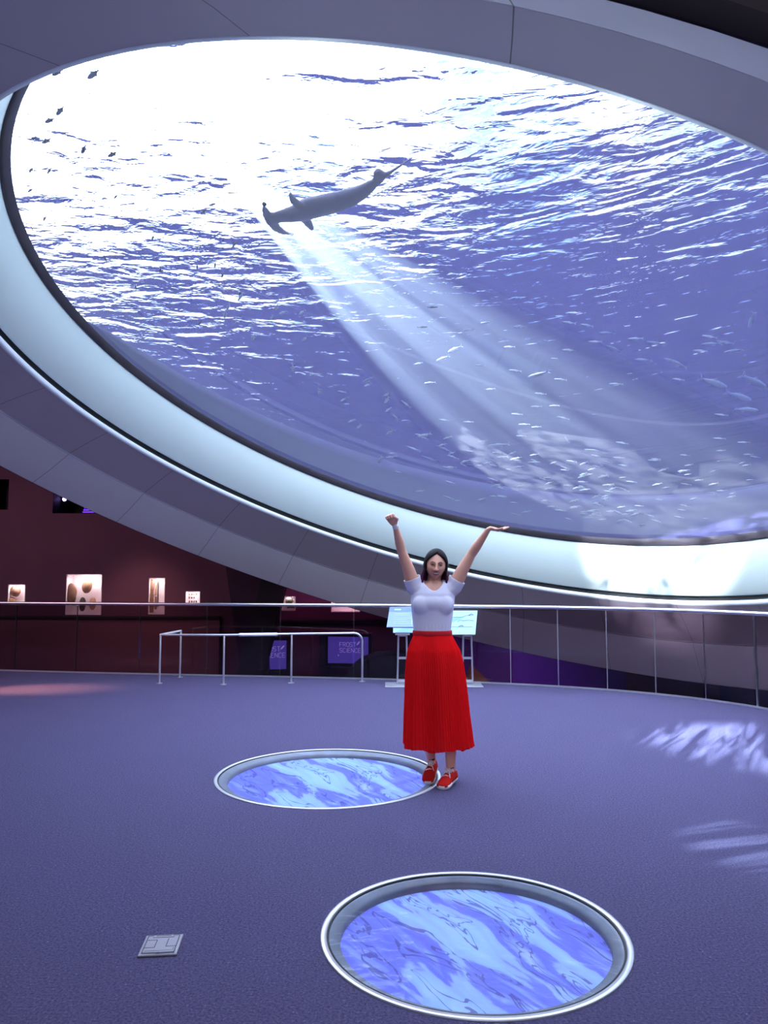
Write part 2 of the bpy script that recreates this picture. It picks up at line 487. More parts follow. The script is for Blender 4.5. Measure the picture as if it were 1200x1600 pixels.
def planar(name, loops, z, mat, holes=(), up=True):
    bm = bmesh.new(); es = []
    for lp in [loops] + list(holes):
        vs = [bm.verts.new((q.x, q.y, z)) for q in lp]
        for i in range(len(vs)): es.append(bm.edges.new((vs[i], vs[(i + 1) % len(vs)])))
    bmesh.ops.triangle_fill(bm, use_beauty=True, use_dissolve=False, edges=es, normal=(0, 0, 1))
    for f in bm.faces:
        if (f.normal.z > 0) != up: f.normal_flip()
    me = bpy.data.meshes.new(name); bm.to_mesh(me); bm.free(); me.materials.append(mat)
    o = bpy.data.objects.new(name, me); COL.objects.link(o); return o


hole = [[c + Vector((r * math.cos(2 * PI * k / 96), r * math.sin(2 * PI * k / 96), 0)) for k in range(96)] for c, r in (W1, W2)]
fl = planar('floor', outer, 0.0, M['carpet'], hole)
tag(fl, 'speckled blue-violet carpet of the viewing platform', 'floor', kind='structure')
# platform edge fascia
mb = MB()
mb.rings([[q + Vector((0, 0, 0.004)) for q in rim], [q + Vector((0, 0, -0.45)) for q in rim]], closed=False, cap=False)
tag(mb.build('trim_1', M['black']), 'dark fascia below the curved platform edge', 'platform edge', kind='structure')
lf = planar('floor', [Vector((-14, -9, 0)), Vector((14, -9, 0)), Vector((14, 17, 0)), Vector((-14, 17, 0))], -3.2, M['purple'])
tag(lf, 'dark purple floor of the gallery below the platform', 'lower floor', kind='structure')

# ------------------------------------------------------------------ room shell
BW = 16.5


def wallbox(name, x0, x1, y0, y1, z0, z1, mat, label):
    o = MB().box(((x0 + x1) / 2, (y0 + y1) / 2, (z0 + z1) / 2), (x1 - x0, y1 - y0, z1 - z0)).build(name, mat)
    return tag(o, label, 'wall', kind='structure')


niches = [(-8.17, -7.79, 0.90, 1.32), (-6.91, -6.13, 0.66, 1.54), (-5.11, -4.76, 0.67, 1.46), (-4.31, -3.99, 0.86, 1.17), (-2.23, -1.92, 0.75, 1.06), (-1.15, -0.52, 0.72, 0.94), (-7.27, -5.8, 2.87, 3.45), (-8.9, -8.25, 2.95, 3.62)]
# back wall built as a face grid with openings cut for the niches
xs = sorted(set([-14, 14] + [q for n in niches for q in n[:2]])); zs = sorted(set([-3.2, 4.55] + [q for n in niches for q in n[2:]]))
mb = MB()
for i in range(len(xs) - 1):
    for j in range(len(zs) - 1):
        mx_, mz_ = (xs[i] + xs[i + 1]) / 2, (zs[j] + zs[j + 1]) / 2
        if any(a < mx_ < b and c < mz_ < d for a, b, c, d in niches): continue
        mb.add([(xs[i], BW, zs[j]), (xs[i + 1], BW, zs[j]), (xs[i + 1], BW, zs[j + 1]), (xs[i], BW, zs[j + 1])], [(0, 1, 2, 3)])
tag(mb.build('wall_back', M['wall']), 'far maroon wall with lit display niches', 'wall', kind='structure')
wallbox('wall_left', -14.2, -14, -9, 17, -3.2, 7, M['wall_side'], 'side wall of the hall on the left')
wallbox('wall_right', 14, 14.2, -9, 17, -3.2, 7, M['wall_side'], 'side wall of the hall on the right')
wallbox('wall_rear', -14, 14, -9.2, -9, -3.2, 7, M['wall_side'], 'wall behind the visitor')
# ledge and lower panels of the back wall
mb = MB(); mb.box((-8.77, 16.42, 0.61), (10.46, 0.16, 0.05)); tag(mb.build('trim_2', M['black']), 'thin dark ledge line running under the wall niches', 'ledge', kind='structure')
mb = MB(); mb.box((-8.77, 16.45, -1.3), (10.46, 0.1, 3.76)); tag(mb.build('wall_left', M['wall_low']), 'lower maroon panelling under the niche ledge', 'wall panelling', kind='structure')
mb = MB(); mb.box((1.25, 16.43, 0.53), (7.6, 0.14, 0.05)); tag(mb.build('trim_3', M['black']), 'dark ledge line behind the sign stand', 'ledge', kind='structure')

# ceiling outside the oculus
mb = MB(); seg = 128
inner = [OMAT @ Vector((6.35 * math.cos(2 * PI * k / seg), 6.35 * math.sin(2 * PI * k / seg), -0.35)) for k in range(seg)]
def boxpt(a, cx_, cy_, z):
    d = Vector((math.cos(a), math.sin(a))); k = 1e9
    if abs(d.x) > 1e-6: k = min(k, ((14.1 if d.x > 0 else -14.1) - cx_) / d.x)
    if abs(d.y) > 1e-6: k = min(k, ((16.9 if d.y > 0 else -9.1) - cy_) / d.y)
    return Vector((cx_ + d.x * k, cy_ + d.y * k, z))
outr = []
for k, q in enumerate(inner):
    a = math.atan2(q.y - OC.y, q.x - OC.x); p_ = boxpt(a, OC.x, OC.y, 6.6); p_.z = 4.5 + 2.1 * min(1, max(0, (13 - p_.y) / 8)); outr.append(p_)
mb.rings([inner, outr], closed=True, cap=False)
tag(mb.build('ceiling', M['dark_ceiling'], smooth=True), 'dark ceiling around the oculus shell', 'ceiling', kind='structure')

# ------------------------------------------------------------------ oculus: shell, funnel, lens
sh = empty('trim_4', OC); sh.matrix_world = OMAT
tag(sh, 'wide grey flaring ring shell around the aquarium oculus', 'oculus shell', kind='structure')
def part(name, prof, mat, closed=False, seg=200):
    o = lathe(name, prof, mat, sh, None, True, seg, closed); return o
part('inner_soffit_band', [(4.915, -0.915), (5.18, -1.075), (5.478, -1.280)], M['shell_in'])
part('outer_soffit_band', [(5.484, -1.290), (5.72, -1.55), (5.955, -1.772)], M['shell_out'])
tag(part('crease_joint', [(5.476, -1.276), (5.486, -1.294), (5.50, -1.27)], M['lip']), 'thin pale joint line between the two soffit bands')
part('outer_rim', [(5.955, -1.772), (5.97, -1.775), (6.02, -1.74)], M['outside'])
part('outside_face', [(6.02, -1.74), (6.36, -0.35)], M['outside'])
tag(part('lip', [(4.95, -0.85), (4.88, -0.85), (4.885, -0.905), (4.915, -0.915)], M['lip']), 'pale lip edging the opening')
tag(part('shadow_gap', [(4.885, -0.77), (4.96, -0.77), (4.96, -0.85), (4.89, -0.851)], M['black_gap']), 'black shadow gap')
fn = empty('trim_5', OC); fn.matrix_world = OMAT
tag(fn, 'pale bluish-white sloping funnel wall between opening and lens', 'oculus funnel', kind='structure')
lathe('funnel_wall', [(4.90, -0.775), (4.862, -0.765), (4.715, -0.03)], M['funnel'], fn, None, True, 200)
wn = empty('window_1', OC); wn.matrix_world = OMAT
tag(wn, 'huge round tilted aquarium window looking up into the tank', 'aquarium window', kind='structure')
lathe('gasket_ring', [(4.74, -0.075), (4.715, -0.09), (4.695, -0.07), (4.665, -0.02), (4.66, 0.01)], M['gasket'], wn, None, True, 200)
# lens disc (normal towards the room)
nr = 200
vs = [(0, 0, 0)] + [(4.70 * math.cos(2 * PI * k / nr), 4.70 * math.sin(2 * PI * k / nr), 0) for k in range(nr)]
fs = [(0, 1 + (k + 1) % nr, 1 + k) for k in range(nr)]
ln = mesh_obj('lens', vs, fs, M['lens'], wn)
# ------------------------------------------------------------------ the tank
SURF = 9.3
TC = Vector((2.0, 13.0)); TR = 15.0; STEP_A = math.radians(115)
mb = MB(); seg = 160
loops = []
for r, t in ((4.72, 0.02), (4.80, 0.6), (4.78, 1.5), (4.80, 2.0), (4.95, 2.1)):
    lp = []
    for k in range(seg):
        a = 2 * PI * k / seg
        da = abs((a - STEP_A + PI) % (2 * PI) - PI); far = max(0.0, math.cos(min(da * 0.85, PI / 2))) ** 0.6; lp.append(OMAT @ Vector(((4.72 + (r - 4.72)) * math.cos(a), r * math.sin(a), 0.02 + t * (0.06 + 0.94 * far))))
    loops.append(lp)
mb.rings(loops, cap=False); o = mb.build('trim_6', M['tank_step'], smooth=True)
tag(o, 'pale blue step inside the tank around the window', 'tank step', kind='structure')
l1 = loops[-1]
def circ_pt(q, z, R=TR):
    d = Vector((q.x - OC.x, q.y - OC.y)).normalized(); p0 = Vector((OC.x, OC.y)) - TC
    bq = p0.dot(d); k = -bq + math.sqrt(bq * bq - p0.dot(p0) + R * R); r = p0 + TC + d * k
    return Vector((r.x, r.y, z))
l2 = [circ_pt(q, 7.2) for q in l1]; l3 = [circ_pt(q, SURF) for q in l1]; l4 = [circ_pt(q, SURF + 0.6) for q in l1]
mb = MB(); mb.rings([l1, l2, l3, l4], cap=False)
tag(mb.build('wall_tank', M['tank'], smooth=True), 'deep blue inside of the aquarium tank', 'tank wall', kind='structure')
mb = MB(); mb.add([(TC.x, TC.y, SURF)] + l3, [(0, 1 + k, 1 + (k + 1) % seg) for k in range(seg)])
o = mb.build('water_surface', M['surface'])
for p_ in o.data.polygons:
    pass
fix = o.data.polygons[0].normal.z
if fix < 0: o.data.flip_normals()
tag(o, 'rippled water surface at the top of the tank, bright with daylight', 'water', kind='stuff')

# ================================================================== objects
# ------------------------------------------------------------------ glass railing
rl = empty('glass_railing', rail(600))
tag(rl, 'long curved glass railing with a steel handrail at the platform edge', 'railing')
ro = rl.location
joints = [-150, -60, 22, 118, 217, 322, 437, 552, 672, 798, 873, 950, 1026, 1104, 1184]
exts = [p - ro for p in right_ext[:8]]
jp = [rail(x) for x in joints] + [right_ext[1]]
def rail_pts(a, b, n=5): return [rail(a + (b - a) * k / n) - ro for k in range(n + 1)]
for i in range(len(joints)):
    if i < len(joints) - 1: pts = rail_pts(joints[i] + 1, joints[i + 1] - 1)
    else: pts = [rail(1185) - ro, rail(1215) - ro, right_ext[0] - ro, right_ext[1] - ro]
    nrm = (pts[-1] - pts[0]).cross(Vector((0, 0, 1))).normalized() * 0.006
    mb = MB(); mb.rings([[p + nrm + Vector((0, 0, 0.004)), p - nrm + Vector((0, 0, 0.004)), p - nrm + Vector((0, 0, 1.045)), p + nrm + Vector((0, 0, 1.045))] for p in pts])
    mb.build('glass_panel', M['rail_glass'], rl)
    if i > 0:
        q = rail(joints[i]) - ro; mb = MB()
        wid = 0.02 if joints[i] > 1150 else 0.006
        mb.box((q.x, q.y, 0.52), (wid, 0.02, 1.03))
        mb.build('joint_strip', M['steel'] if joints[i] > 1050 else M['steel_soft'] if joints[i] > 780 else M['black'], rl)
allp = [rail(x) - ro + Vector((0, 0, 1.07)) for x in range(-150, 1216, 30)] + [p + Vector((0, 0, 1.07)) for p in exts[:6]]
MB().tube(allp, 0.024, 12).build('handrail', M['steel'], rl, True)
basep = [rail(x) - ro + Vector((0, -0.012, 0.012)) for x in range(-150, 1216, 30)] + [p + Vector((0, 0, 0.012)) for p in exts[:6]]
MB().rings([[p + Vector((0, -0.012, -0.01)), p + Vector((0, 0.012, -0.01)), p + Vector((0, 0.012, 0.012)), p + Vector((0, -0.012, 0.012))] for p in basep]).build('base_channel', M['steel_soft'], rl)

# ------------------------------------------------------------------ low barrier
br = empty('steel_barrier', ground(349, 1070))
tag(br, 'low bent steel tube barrier standing in front of the glass railing', 'barrier')
bo = br.location; H = 0.675
pA = ground(249, 1068); pB = ground(281, 1058.5); pC = ground(349, 1070); pD = ground(455, 1067.5); pE = ground(566, 1065)
for q in (pA, pB, pC, pD):
    b = q - bo
    MB().tube([b + Vector((0, 0, 0.01)), b + Vector((0, 0, H))], 0.0145, 10).build('post', M['steel_soft'], br, True)
    MB().tube([b, b + Vector((0, 0, 0.008))], 0.045, 16, caps=False).build('floor_flange', M['steel_soft'], br)
b = pE - bo; MB().tube([b, b + Vector((0, 0, 0.008))], 0.045, 16, caps=False).build('floor_flange', M['steel_soft'], br)
d = (pE - pD).normalized(); cr_ = 0.12
pts = [pA - bo + Vector((0, 0, H)), pC - bo + Vector((0, 0, H + .005)), pD - bo + Vector((0, 0, H + .01)), pE - bo - d * cr_ + Vector((0, 0, H + .01))]
for k in range(1, 7):
    a = PI / 2 * k / 6; pts.append(pE - bo - d * cr_ * (1 - math.sin(a)) + Vector((0, 0, H + .01 - cr_ * (1 - math.cos(a)))))
pts.append(pE - bo + Vector((0, 0, 0.01)))
MB().tube(pts, 0.0155, 12).build('top_tube', M['steel_soft'], br, True)
MB().tube([pA - bo + Vector((0, 0, H)), pB - bo + Vector((0, 0, H + .01))], 0.0155, 12).build('end_tube', M['bright_rail'], br, True)
q1 = pC.lerp(pD, (373 - 349) / 106) - bo; q2 = pC.lerp(pD, (431 - 349) / 106) - bo
tag(MB().tube([q1 + Vector((0, 0, H + .007)), q2 + Vector((0, 0, H + .007))], 0.023, 12).build('sleeve', M['bright_rail'], br, True), 'thicker bright sleeve on the top tube')

# ------------------------------------------------------------------ sign stand
so = ground(680, 1071); st = empty('sign_stand', so)
tag(st, 'steel stand with two tilted information panels behind the woman', 'sign stand')
M['sign_blue'] = pbr('sign_blue_print', S(150, 175, 232), 0.5, emit=S(150, 175, 232), estr=0.0)
M['sign_band'] = pbr('sign_band_print', S(120, 145, 230), 0.5)
M['sign_cyan'] = pbr('sign_pale_cyan_print', S(175, 220, 238), 0.5)
M['sign_text'] = pbr('sign_text_print', S(195, 215, 240), 0.5)
M['sign_ink'] = pbr('sign_dark_ink', S(60, 80, 95), 0.5)
M['sign_mid'] = pbr('sign_water_print', S(140, 185, 232), 0.5)
x0 = at(604, 990, so.y).x - so.x; x1 = at(745, 990, so.y).x - so.x
MB().box(((x0 + x1) / 2 + 0.02, 0.0, 0.008), (x1 - x0 + 0.08, 0.42, 0.014), None, 0.003).build('base_plate', M['steel_soft'], st)
for lx in (x0 + 0.22, x1 - 0.13):
    fr = MB()
    for dx in (-0.065, 0.065):
        fr.tube([(lx + dx * 1.1, 0.03, 0.012), (lx + dx * 0.85, 0.02, 0.71)], 0.013, 8)
    for z in (0.06, 0.37, 0.68): fr.box((lx, 0.025, z), (0.12, 0.02, 0.03))
    fr.box((lx, 0.0, 0.705), (0.2, 0.10, 0.03))
    fr.build('ladder_frame', M['steel_soft'], st)


def sign_panel(x0, x1, z0, z1, y0, tilt, skew, name, matn):
    """tilted slab; returns parent and a function placing flat prints on it"""
    Hh = z1 - z0
    def pt(u, v, off=0.0):
        x = x0 + (x1 - x0) * u + skew * v; z = z0 + Hh * v; y = y0 + tilt * v
        n = Vector((0, -Hh, tilt)).normalized(); return Vector((x, y, z)) + n * off
    mb = MB(); mb.rings([[pt(0, 0, .0), pt(1, 0, .0), pt(1, 1, .0), pt(0, 1, .0)], [pt(0, 0, -.018), pt(1, 0, -.018), pt(1, 1, -.018), pt(0, 1, -.018)]])
    o = mb.build(name, matn, st)
    fix_normals(o)
    def pr(name, quad, mt, off=0.002):
        q = [pt(u, v, off) for u, v in quad]; mesh_obj(name, q, [tuple(range(len(q)))], mt, o)
    return o, pr, pt


def R4(u0, v0, u1, v1): return [(u0, v0), (u1, v0), (u1, v1), (u0, v1)]


o, pr, pt = sign_panel(x0, x0 + 0.60, 0.80, 1.07, -0.05, 0.11, 0.045, 'left_panel', M['sign_blue'])
tag(o, 'blue text panel, the left one of the pair')
pr('header_band', R4(0.0, 0.76, 1, 1), M['sign_band'])
tx = MB()
for k in range(6): tx.add([pt(0.14, 0.14 + k * .095, .003), pt(0.53 - (k % 3) * .04, 0.14 + k * .095, .003), pt(0.53 - (k % 3) * .04, 0.165 + k * .095, .003), pt(0.14, 0.165 + k * .095, .003)], [(0, 1, 2, 3)])
tx.add([pt(0.12, 0.83, .003), pt(0.27, 0.83, .003), pt(0.27, 0.90, .003), pt(0.12, 0.90, .003)], [(0, 1, 2, 3)])
tx.build('text_block', M['sign_text'], o)
pr('photo_inset', R4(0.55, 0.14, 0.97, 0.70), M['sign_cyan'], .003)
tx = MB(); r2 = random.Random(3)
for k in range(5):
    for j in range(9):
        if r2.random() < .75:
            u = .57 + j * .042; v = .18 + k * .1 + r2.random() * .02; tx.add([pt(u, v, .005), pt(u + .035, v, .005), pt(u + .035, v + .035, .005), pt(u, v + .035, .005)], [(0, 1, 2, 3)])
tag(tx.build('inset_lines', M['sign_ink'], o), kind='stuff')
o, pr, pt = sign_panel(x0 + 0.09, x0 + 0.60, 0.725, 0.79, -0.07, 0.03, 0.0, 'lower_panel', M['sign_cyan'])
tag(o, 'small pale strip under the left panel')
pr('blue_wedge', [(0.05, 0.05), (0.95, 0.05), (0.75, 0.95), (0.25, 0.95)], M['sign_mid'])
o, pr, pt = sign_panel(x0 + 0.62, x1 - 0.03, 0.70, 1.02, -0.07, 0.13, 0.05, 'right_panel', M['sign_cyan'])
tag(o, 'pale cyan diagram panel, the right one of the pair')
pr('water_print', [(0.0, 0.42), (0.42, 0.48), (0.72, 0.72), (0.0, 0.72)], M['sign_mid'])
tx = MB()
def stroke(pts, w=.006):
    for (a, b) in zip(pts[:-1], pts[1:]):
        A_, B_ = Vector(a), Vector(b); n2 = Vector((-(B_ - A_).y, (B_ - A_).x)).normalized() * w * .5
        tx.add([pt(*(A_ + n2), .004), pt(*(B_ + n2), .004), pt(*(B_ - n2), .004), pt(*(A_ - n2), .004)], [(0, 1, 2, 3)])
stroke([(0, .72), (.66, .72), (.74, .78), (.88, .80)], .012); stroke([(.80, .78), (.86, .86), (.92, .80)], .02)
stroke([(.56, .52), (.62, .60), (.7, .56), (.8, .6), (.94, .56)], .015); stroke([(0.0, .31), (.92, .31)], .012)
stroke([(.33, .31), (.33, .38)], .012); stroke([(.60, .32), (.67, .38), (.7, .33)], .02); stroke([(.06, .37), (.14, .4)], .02)
tx.build('diagram_lines', M['sign_ink'], o)

# ------------------------------------------------------------------ floor windows
def mat_film(k):
    m = bpy.data.materials.new('backlit_water_film'); m.use_nodes = True; N = NT(m.node_tree)
    co = N.coord('Object')
    v = N.mapping(N.mapping(co, (k, k, 1)), (1.0, 1.0, 1), (0, 0, -0.49))
    warp = N.n('TexNoise'); N.l(v, warp.inputs[0]); warp.inputs['Scale'].default_value = 2.0; warp.inputs['Detail'].default_value = 2
    sub = N.n('VectorMath', _operation='MULTIPLY_ADD'); N.l(warp.outputs['Color'], sub.inputs[0]); sub.inputs[1].default_value = (0.16, 0.16, 0); N.l(v, sub.inputs[2])
    v2 = N.mapping(sub.outputs[0], (6.5, 1.3, 1))
    f = N.noise(v2, 1.0, 4, 0.5, 0.5)
    base = N.ramp(f, [(0.30, S(168, 198, 252)), (0.42, S(152, 186, 250)), (0.50, S(148, 172, 248)), (0.53, S(118, 128, 228)), (0.60, S(112, 118, 222)), (0.68, S(140, 160, 240)), (0.8, S(190, 210, 255))])
    g = N.noise(N.mapping(sub.outputs[0], (8, 1.7, 1), (0, 0, 0.0), (4, 2, 0)), 1.0, 3, 0.5, 0.8)
    ln = N.math('LESS_THAN', N.math('ABSOLUTE', N.math('SUBTRACT', g, 0.56)), 0.010)
    ln2 = N.math('LESS_THAN', N.math('ABSOLUTE', N.math('SUBTRACT', g, 0.645)), 0.010)
    c = N.mix(N.math('MULTIPLY', N.math('MAXIMUM', ln, ln2), 0.75), base, S(88, 88, 160))
    e = N.n('Emission'); N.l(c, e.inputs[0]); e.inputs[1].default_value = 0.62
    d = N.n('BsdfDiffuse'); N.l(c, d.inputs[0])
    ms = N.n('AddShader'); mm = N.n('MixShader'); mm.inputs[0].default_value = 0.5
    N.l(e.outputs[0], mm.inputs[1]); N.l(d.outputs[0], mm.inputs[2])
    N.l(mm.outputs[0], ms.inputs[0])
    e2 = N.n('Emission'); N.l(c, e2.inputs[0]); e2.inputs[1].default_value = 0.15; N.l(e2.outputs[0], ms.inputs[1])
    o = N.n('OutputMaterial'); N.l(ms.outputs[0], o.inputs[0])
    return m


M['ring_steel'] = pbr('worn_steel_ring', (0.62, 0.62, 0.68, 1), 0.35, 0.6, var=0.15, vscale=8)
M['ring_grey'] = pbr('grey_inner_lip', (0.20, 0.20, 0.24, 1), 0.5, 0.3, var=0.3, vscale=9)


def floor_window(c, r, lipw, lab):
    t = empty('floor_window', c)
    tag(t, lab, 'floor window')
    lathe('frame_ring', [(r - .012, 0.0), (r - .012, 0.006), (r + .012, 0.006), (r + .016, 0.0)], M['ring_steel'], t, None, True, 128, True)
    lathe('inner_lip', [(r - .012, 0.003), (r - .02, -0.002), (r - lipw * .55, -0.006), (r - lipw * .6, -0.014), (r - lipw, -0.018), (r - lipw - .001, -0.055)], M['ring_grey'], t, None, True, 128)
    lathe('seal', [(r - .014, 0.004), (r - .022, 0.0035), (r - .023, -.002)], M['black'], t, None, True, 128)
    n = 96; rr = r - lipw + .004
    mesh_obj('water_film', [(rr * math.cos(2 * PI * k / n), rr * math.sin(2 * PI * k / n), -0.05) for k in range(n)], [tuple(range(n))], mat_film(0.62 / r), t)
    g = MB(); g.rings([[Vector(((r - .02) * math.cos(2 * PI * k / n), (r - .02) * math.sin(2 * PI * k / n), z)) for k in range(n)] for z in (-.001, .003)])
    o = g.build('glass_pane', M['floor_glass'], t)
    return t


floor_window(W1[0], W1[1], 0.068, 'smaller round backlit blue floor window nearest the viewer')
floor_window(W2[0], W2[1], 0.085, 'larger round backlit blue floor window by the woman\'s feet')

# ------------------------------------------------------------------ floor box cover
bq = [ground(216, 1497), ground(278, 1494), ground(286, 1462), ground(226, 1465)]
bc = sum(bq, Vector()) / 4
fb = empty('floor_box', bc); tag(fb, 'small square grey metal floor outlet cover set in the carpet', 'floor outlet')
u = (bq[1] - bq[0]).normalized(); w = Vector((-u.y, u.x, 0)); sx, sy = (bq[1] - bq[0]).length, (bq[3] - bq[0]).length
fb.rotation_euler = (0, 0, math.atan2(u.y, u.x))
M['cover'] = pbr('cover_plate_metal', (0.17, 0.15, 0.20, 1), 0.5, 0.1, var=0.08, vscale=20)
MB().box((0, 0, 0.004), (sx, sy, 0.008), None, 0.003).build('cover_frame', M['cover'], fb)
MB().box((0, 0, 0.0095), (sx * .80, sy * .80, 0.003), None, 0.001).build('lid', M['cover'], fb)
mb = MB()
def ln_(x0, y0, x1, y1, w=.0028): mb.box(((x0 + x1) / 2 * sx, (y0 + y1) / 2 * sy, 0.0112), (abs(x1 - x0) * sx + w, abs(y1 - y0) * sy + w, 0.0006))
ln_(-.41, -.41, -.41, .41); ln_(.41, -.41, .41, .41); ln_(-.41, -.42, .41, -.42); ln_(-.41, .41, -.28, .41); ln_(.25, .41, .41, .41); ln_(-.2, .41, .18, .41)
ln_(-.41, -.17, -.14, -.17); ln_(-.14, -.17, -.14, .2); ln_(-.38, .2, -.14, .2); ln_(.15, -.13, .41, -.13); ln_(.15, -.13, .15, .25)
ln_(-.28, .32, .28, .33, .002); ln_(-.35, -.33, .33, -.33, .002); ln_(.36, -.33, .36, -.2, .002)
mb.build('cut_lines', M['black'], fb)
mb = MB(); mb.box((0.0, -.43 * sy, 0.0114), (.014, .006, .001)); mb.build('finger_slot', M['black'], fb)

# ------------------------------------------------------------------ display niches
def niche_case(n, lab, back=0.35):
    x0, x1, z0, z1 = n; t = empty('display_niche', ((x0 + x1) / 2, BW, (z0 + z1) / 2)); tag(t, lab, 'display niche')
    w, h = (x1 - x0) / 2, (z1 - z0) / 2
    mb = MB()
    mb.add([(-w, 0, -h), (w, 0, -h), (w, 0, h), (-w, 0, h), (-w, back, -h), (w, back, -h), (w, back, h), (-w, back, h)], [(4, 5, 6, 7), (0, 4, 7, 3), (1, 2, 6, 5), (3, 7, 6, 2), (0, 1, 5, 4)])
    mb.build('lining', M['niche'], t)
    e = .012; mb = MB()
    for (a, b, c, d_) in ((-w, w, -h, -h + e), (-w, w, h - e, h), (-w, -w + e, -h, h), (w - e, w, -h, h)): mb.box(((a + b) / 2, -.004, (c + d_) / 2), (b - a, .012, d_ - c))
    mb.build('edge_frame', M['white'], t)
    l = area('niche_lamp', (0, 0.04, h * .9), (0, back, -h * .5), w * 1.2, .05, 9.0 * (w * h) ** .5, (1.0, 0.86, 0.88)); l.parent = t
    return t


nl = ['small lit niche with a round brown specimen at the far left', 'largest lit wall niche holding round brown specimens', 'tall narrow lit wall niche with upright strips', 'small square lit niche with rows of tiny samples', 'small lit niche with one dark round specimen right of the slanted column', 'wide low lit niche partly hidden by the shell']
for i in range(6): niche_case(niches[i], nl[i])


def specimen(name, px, py, rx, rz, mat, lab, y=BW + .12, cat='specimen', ry=.07, group=None, seg=18, noise_a=.12):
    p = at(px, py, y); mb = MB(); mb.ell((0, 0, 0), (rx, ry, rz), None, seg, 12)
    for v in mb.v:
        k = 1 + noise_a * noise.noise(v * 9 + p); v *= k
    o = mb.build(name, mat, None, True); o.location = p; tag(o, lab, cat, group); return o


specimen('round_specimen', 24, 924, .11, .12, M['brown'], 'round brown specimen in the far left niche')
specimen('round_specimen', 18, 938, .10, .08, M['tan'], 'brown specimen low in the corner of the far left niche')
specimen('long_specimen', 112, 928, .11, .23, M['brown'], 'tall oval brown specimen at the left side of the largest niche')
specimen('round_specimen', 136, 916, .115, .15, M['tan'], 'round brown specimen high in the largest niche')
specimen('split_specimen', 129, 944, .07, .155, M['olive'], 'dark pointed specimen low in the largest niche')
specimen('split_specimen', 145, 943, .07, .14, M['tan'], 'banded tan specimen low at the right of the largest niche')
for k, (px, w, z0, z1, m_) in enumerate([(237, .045, 905, 957, 'brown'), (243.5, .02, 906, 930, 'tan'), (243.5, .022, 932, 952, 'brown'), (247, .012, 908, 948, 'olive')]):
    a = at(px, z0, BW + .1); b = at(px, z1, BW + .1)
    o = MB().box((0, 0, 0), (w * 2, .03, a.z - b.z), None, .006).build('upright_strip', M[m_]); o.location = (a + b) / 2
    tag(o, ['widest brown upright strip in the tall niche', 'thin upper tan strip in the tall niche', 'thin lower brown strip in the tall niche', 'thinnest dark strip in the tall niche'][k], 'strip')
for r_ in range(3):
    for c_ in range(4):
        if r_ == 1 and c_ == 3: continue
        specimen('small_sample', 296 + c_ * 3.6, 928 + r_ * 6, .018, .024, M['olive' if c_ % 2 else 'brown'], 'tiny dark sample in the small square niche, ' + ('top', 'middle', 'bottom')[r_] + ' row, ' + ('leftmost', 'second from the left', 'third from the left', 'rightmost')[c_], BW + .08, 'sample', .012, 'samples in the small square niche', 8)
specimen('round_specimen', 452, 938, .09, .095, M['olive'], 'dark round specimen in the niche beside the slanted column')
o = MB().box((0, 0, 0), (.20, .03, .10), None, .01).build('specimen_foot', M['olive']); o.location = at(456, 947, BW + .12); tag(o, 'dark block under the round specimen beside the slanted column', 'block')

# dark openings high on the wall with violet lamps
for n_, lab in ((niches[6], 'black opening with violet lamps high on the maroon wall'), (niches[7], 'black opening high at the left end of the maroon wall')):
    x0, x1_, z0, z1 = n_; t = empty('dark_opening', ((x0 + x1_) / 2, BW, (z0 + z1) / 2)); tag(t, lab, 'wall opening')
    w, h = (x1_ - x0) / 2, (z1 - z0) / 2; back = 1.2
    MB().add([(-w, 0, -h), (w, 0, -h), (w, 0, h), (-w, 0, h), (-w, back, -h), (w, back, -h), (w, back, h), (-w, back, h)], [(4, 5, 6, 7), (0, 4, 7, 3), (1, 2, 6, 5), (3, 7, 6, 2), (0, 1, 5, 4)]).build('lining', M['black'], t)
M['lamp_v'] = pbr('violet_lamp_glow', (0.2, 0.05, 1, 1), emit=(0.45, 0.28, 1, 1), estr=9)
M['lamp_v2'] = pbr('deep_violet_glow', (0.1, 0.02, .8, 1), emit=(0.13, 0.03, .9, 1), estr=1.6)
p = at(101, 780, 16.9); t = empty('violet_spotlight', p); tag(t, 'small bright violet spotlight in the high opening', 'spotlight')
MB().tube([(0, 0.12, .0), (0, 0, 0)], .06, 14, caps=False).build('housing', M['black'], t); MB().ell((0, -.01, 0), (.045, .02, .045)).build('glowing_face', M['lamp_v'], t, True)
p = at(139, 799, 16.9); t = empty('violet_lamp_strip', p); tag(t, 'striped deep violet lamp low in the high opening', 'lamp')
for k in range(4): MB().box((0, 0, .045 * k - .06), (.30 - .03 * k, .03, .022)).build('glowing_bar', M['lamp_v2'], t)

# ------------------------------------------------------------------ slanted column
mb = MB(); a0, a1 = at(368, 1062, 14.6), at(407, 1062, 14.6); b0, b1 = at(411, 895, 14.6), at(449, 895, 14.6)
dz = Vector((0, .55, 0))
def ext(a, b, k): return b + (b - a) * k
lo0, lo1 = ext(b0, a0, 1.0), ext(b1, a1, 1.0); hi0, hi1 = ext(a0, b0, 1.05), ext(a1, b1, 1.05)
mb.rings([[lo0, lo1, lo1 + dz, lo0 + dz], [hi0, hi1, hi1 + dz, hi0 + dz]])
o = mb.build('slanted_column', M['black']); tag(o, 'black slanted column leaning right behind the railing', 'column'); fix_normals(o)
mb = MB(); a0, a1 = at(378, 1062, 15.4), at(420, 1062, 15.4); b0, b1 = at(352, 880, 15.4), at(412, 880, 15.4)
M['dark_wall'] = pbr('dark_violet_panel', (0.03, 0.012, 0.035, 1), 0.8)
lo0, lo1 = ext(b0, a0, .8), ext(b1, a1, .8); dz = Vector((0, .2, 0))
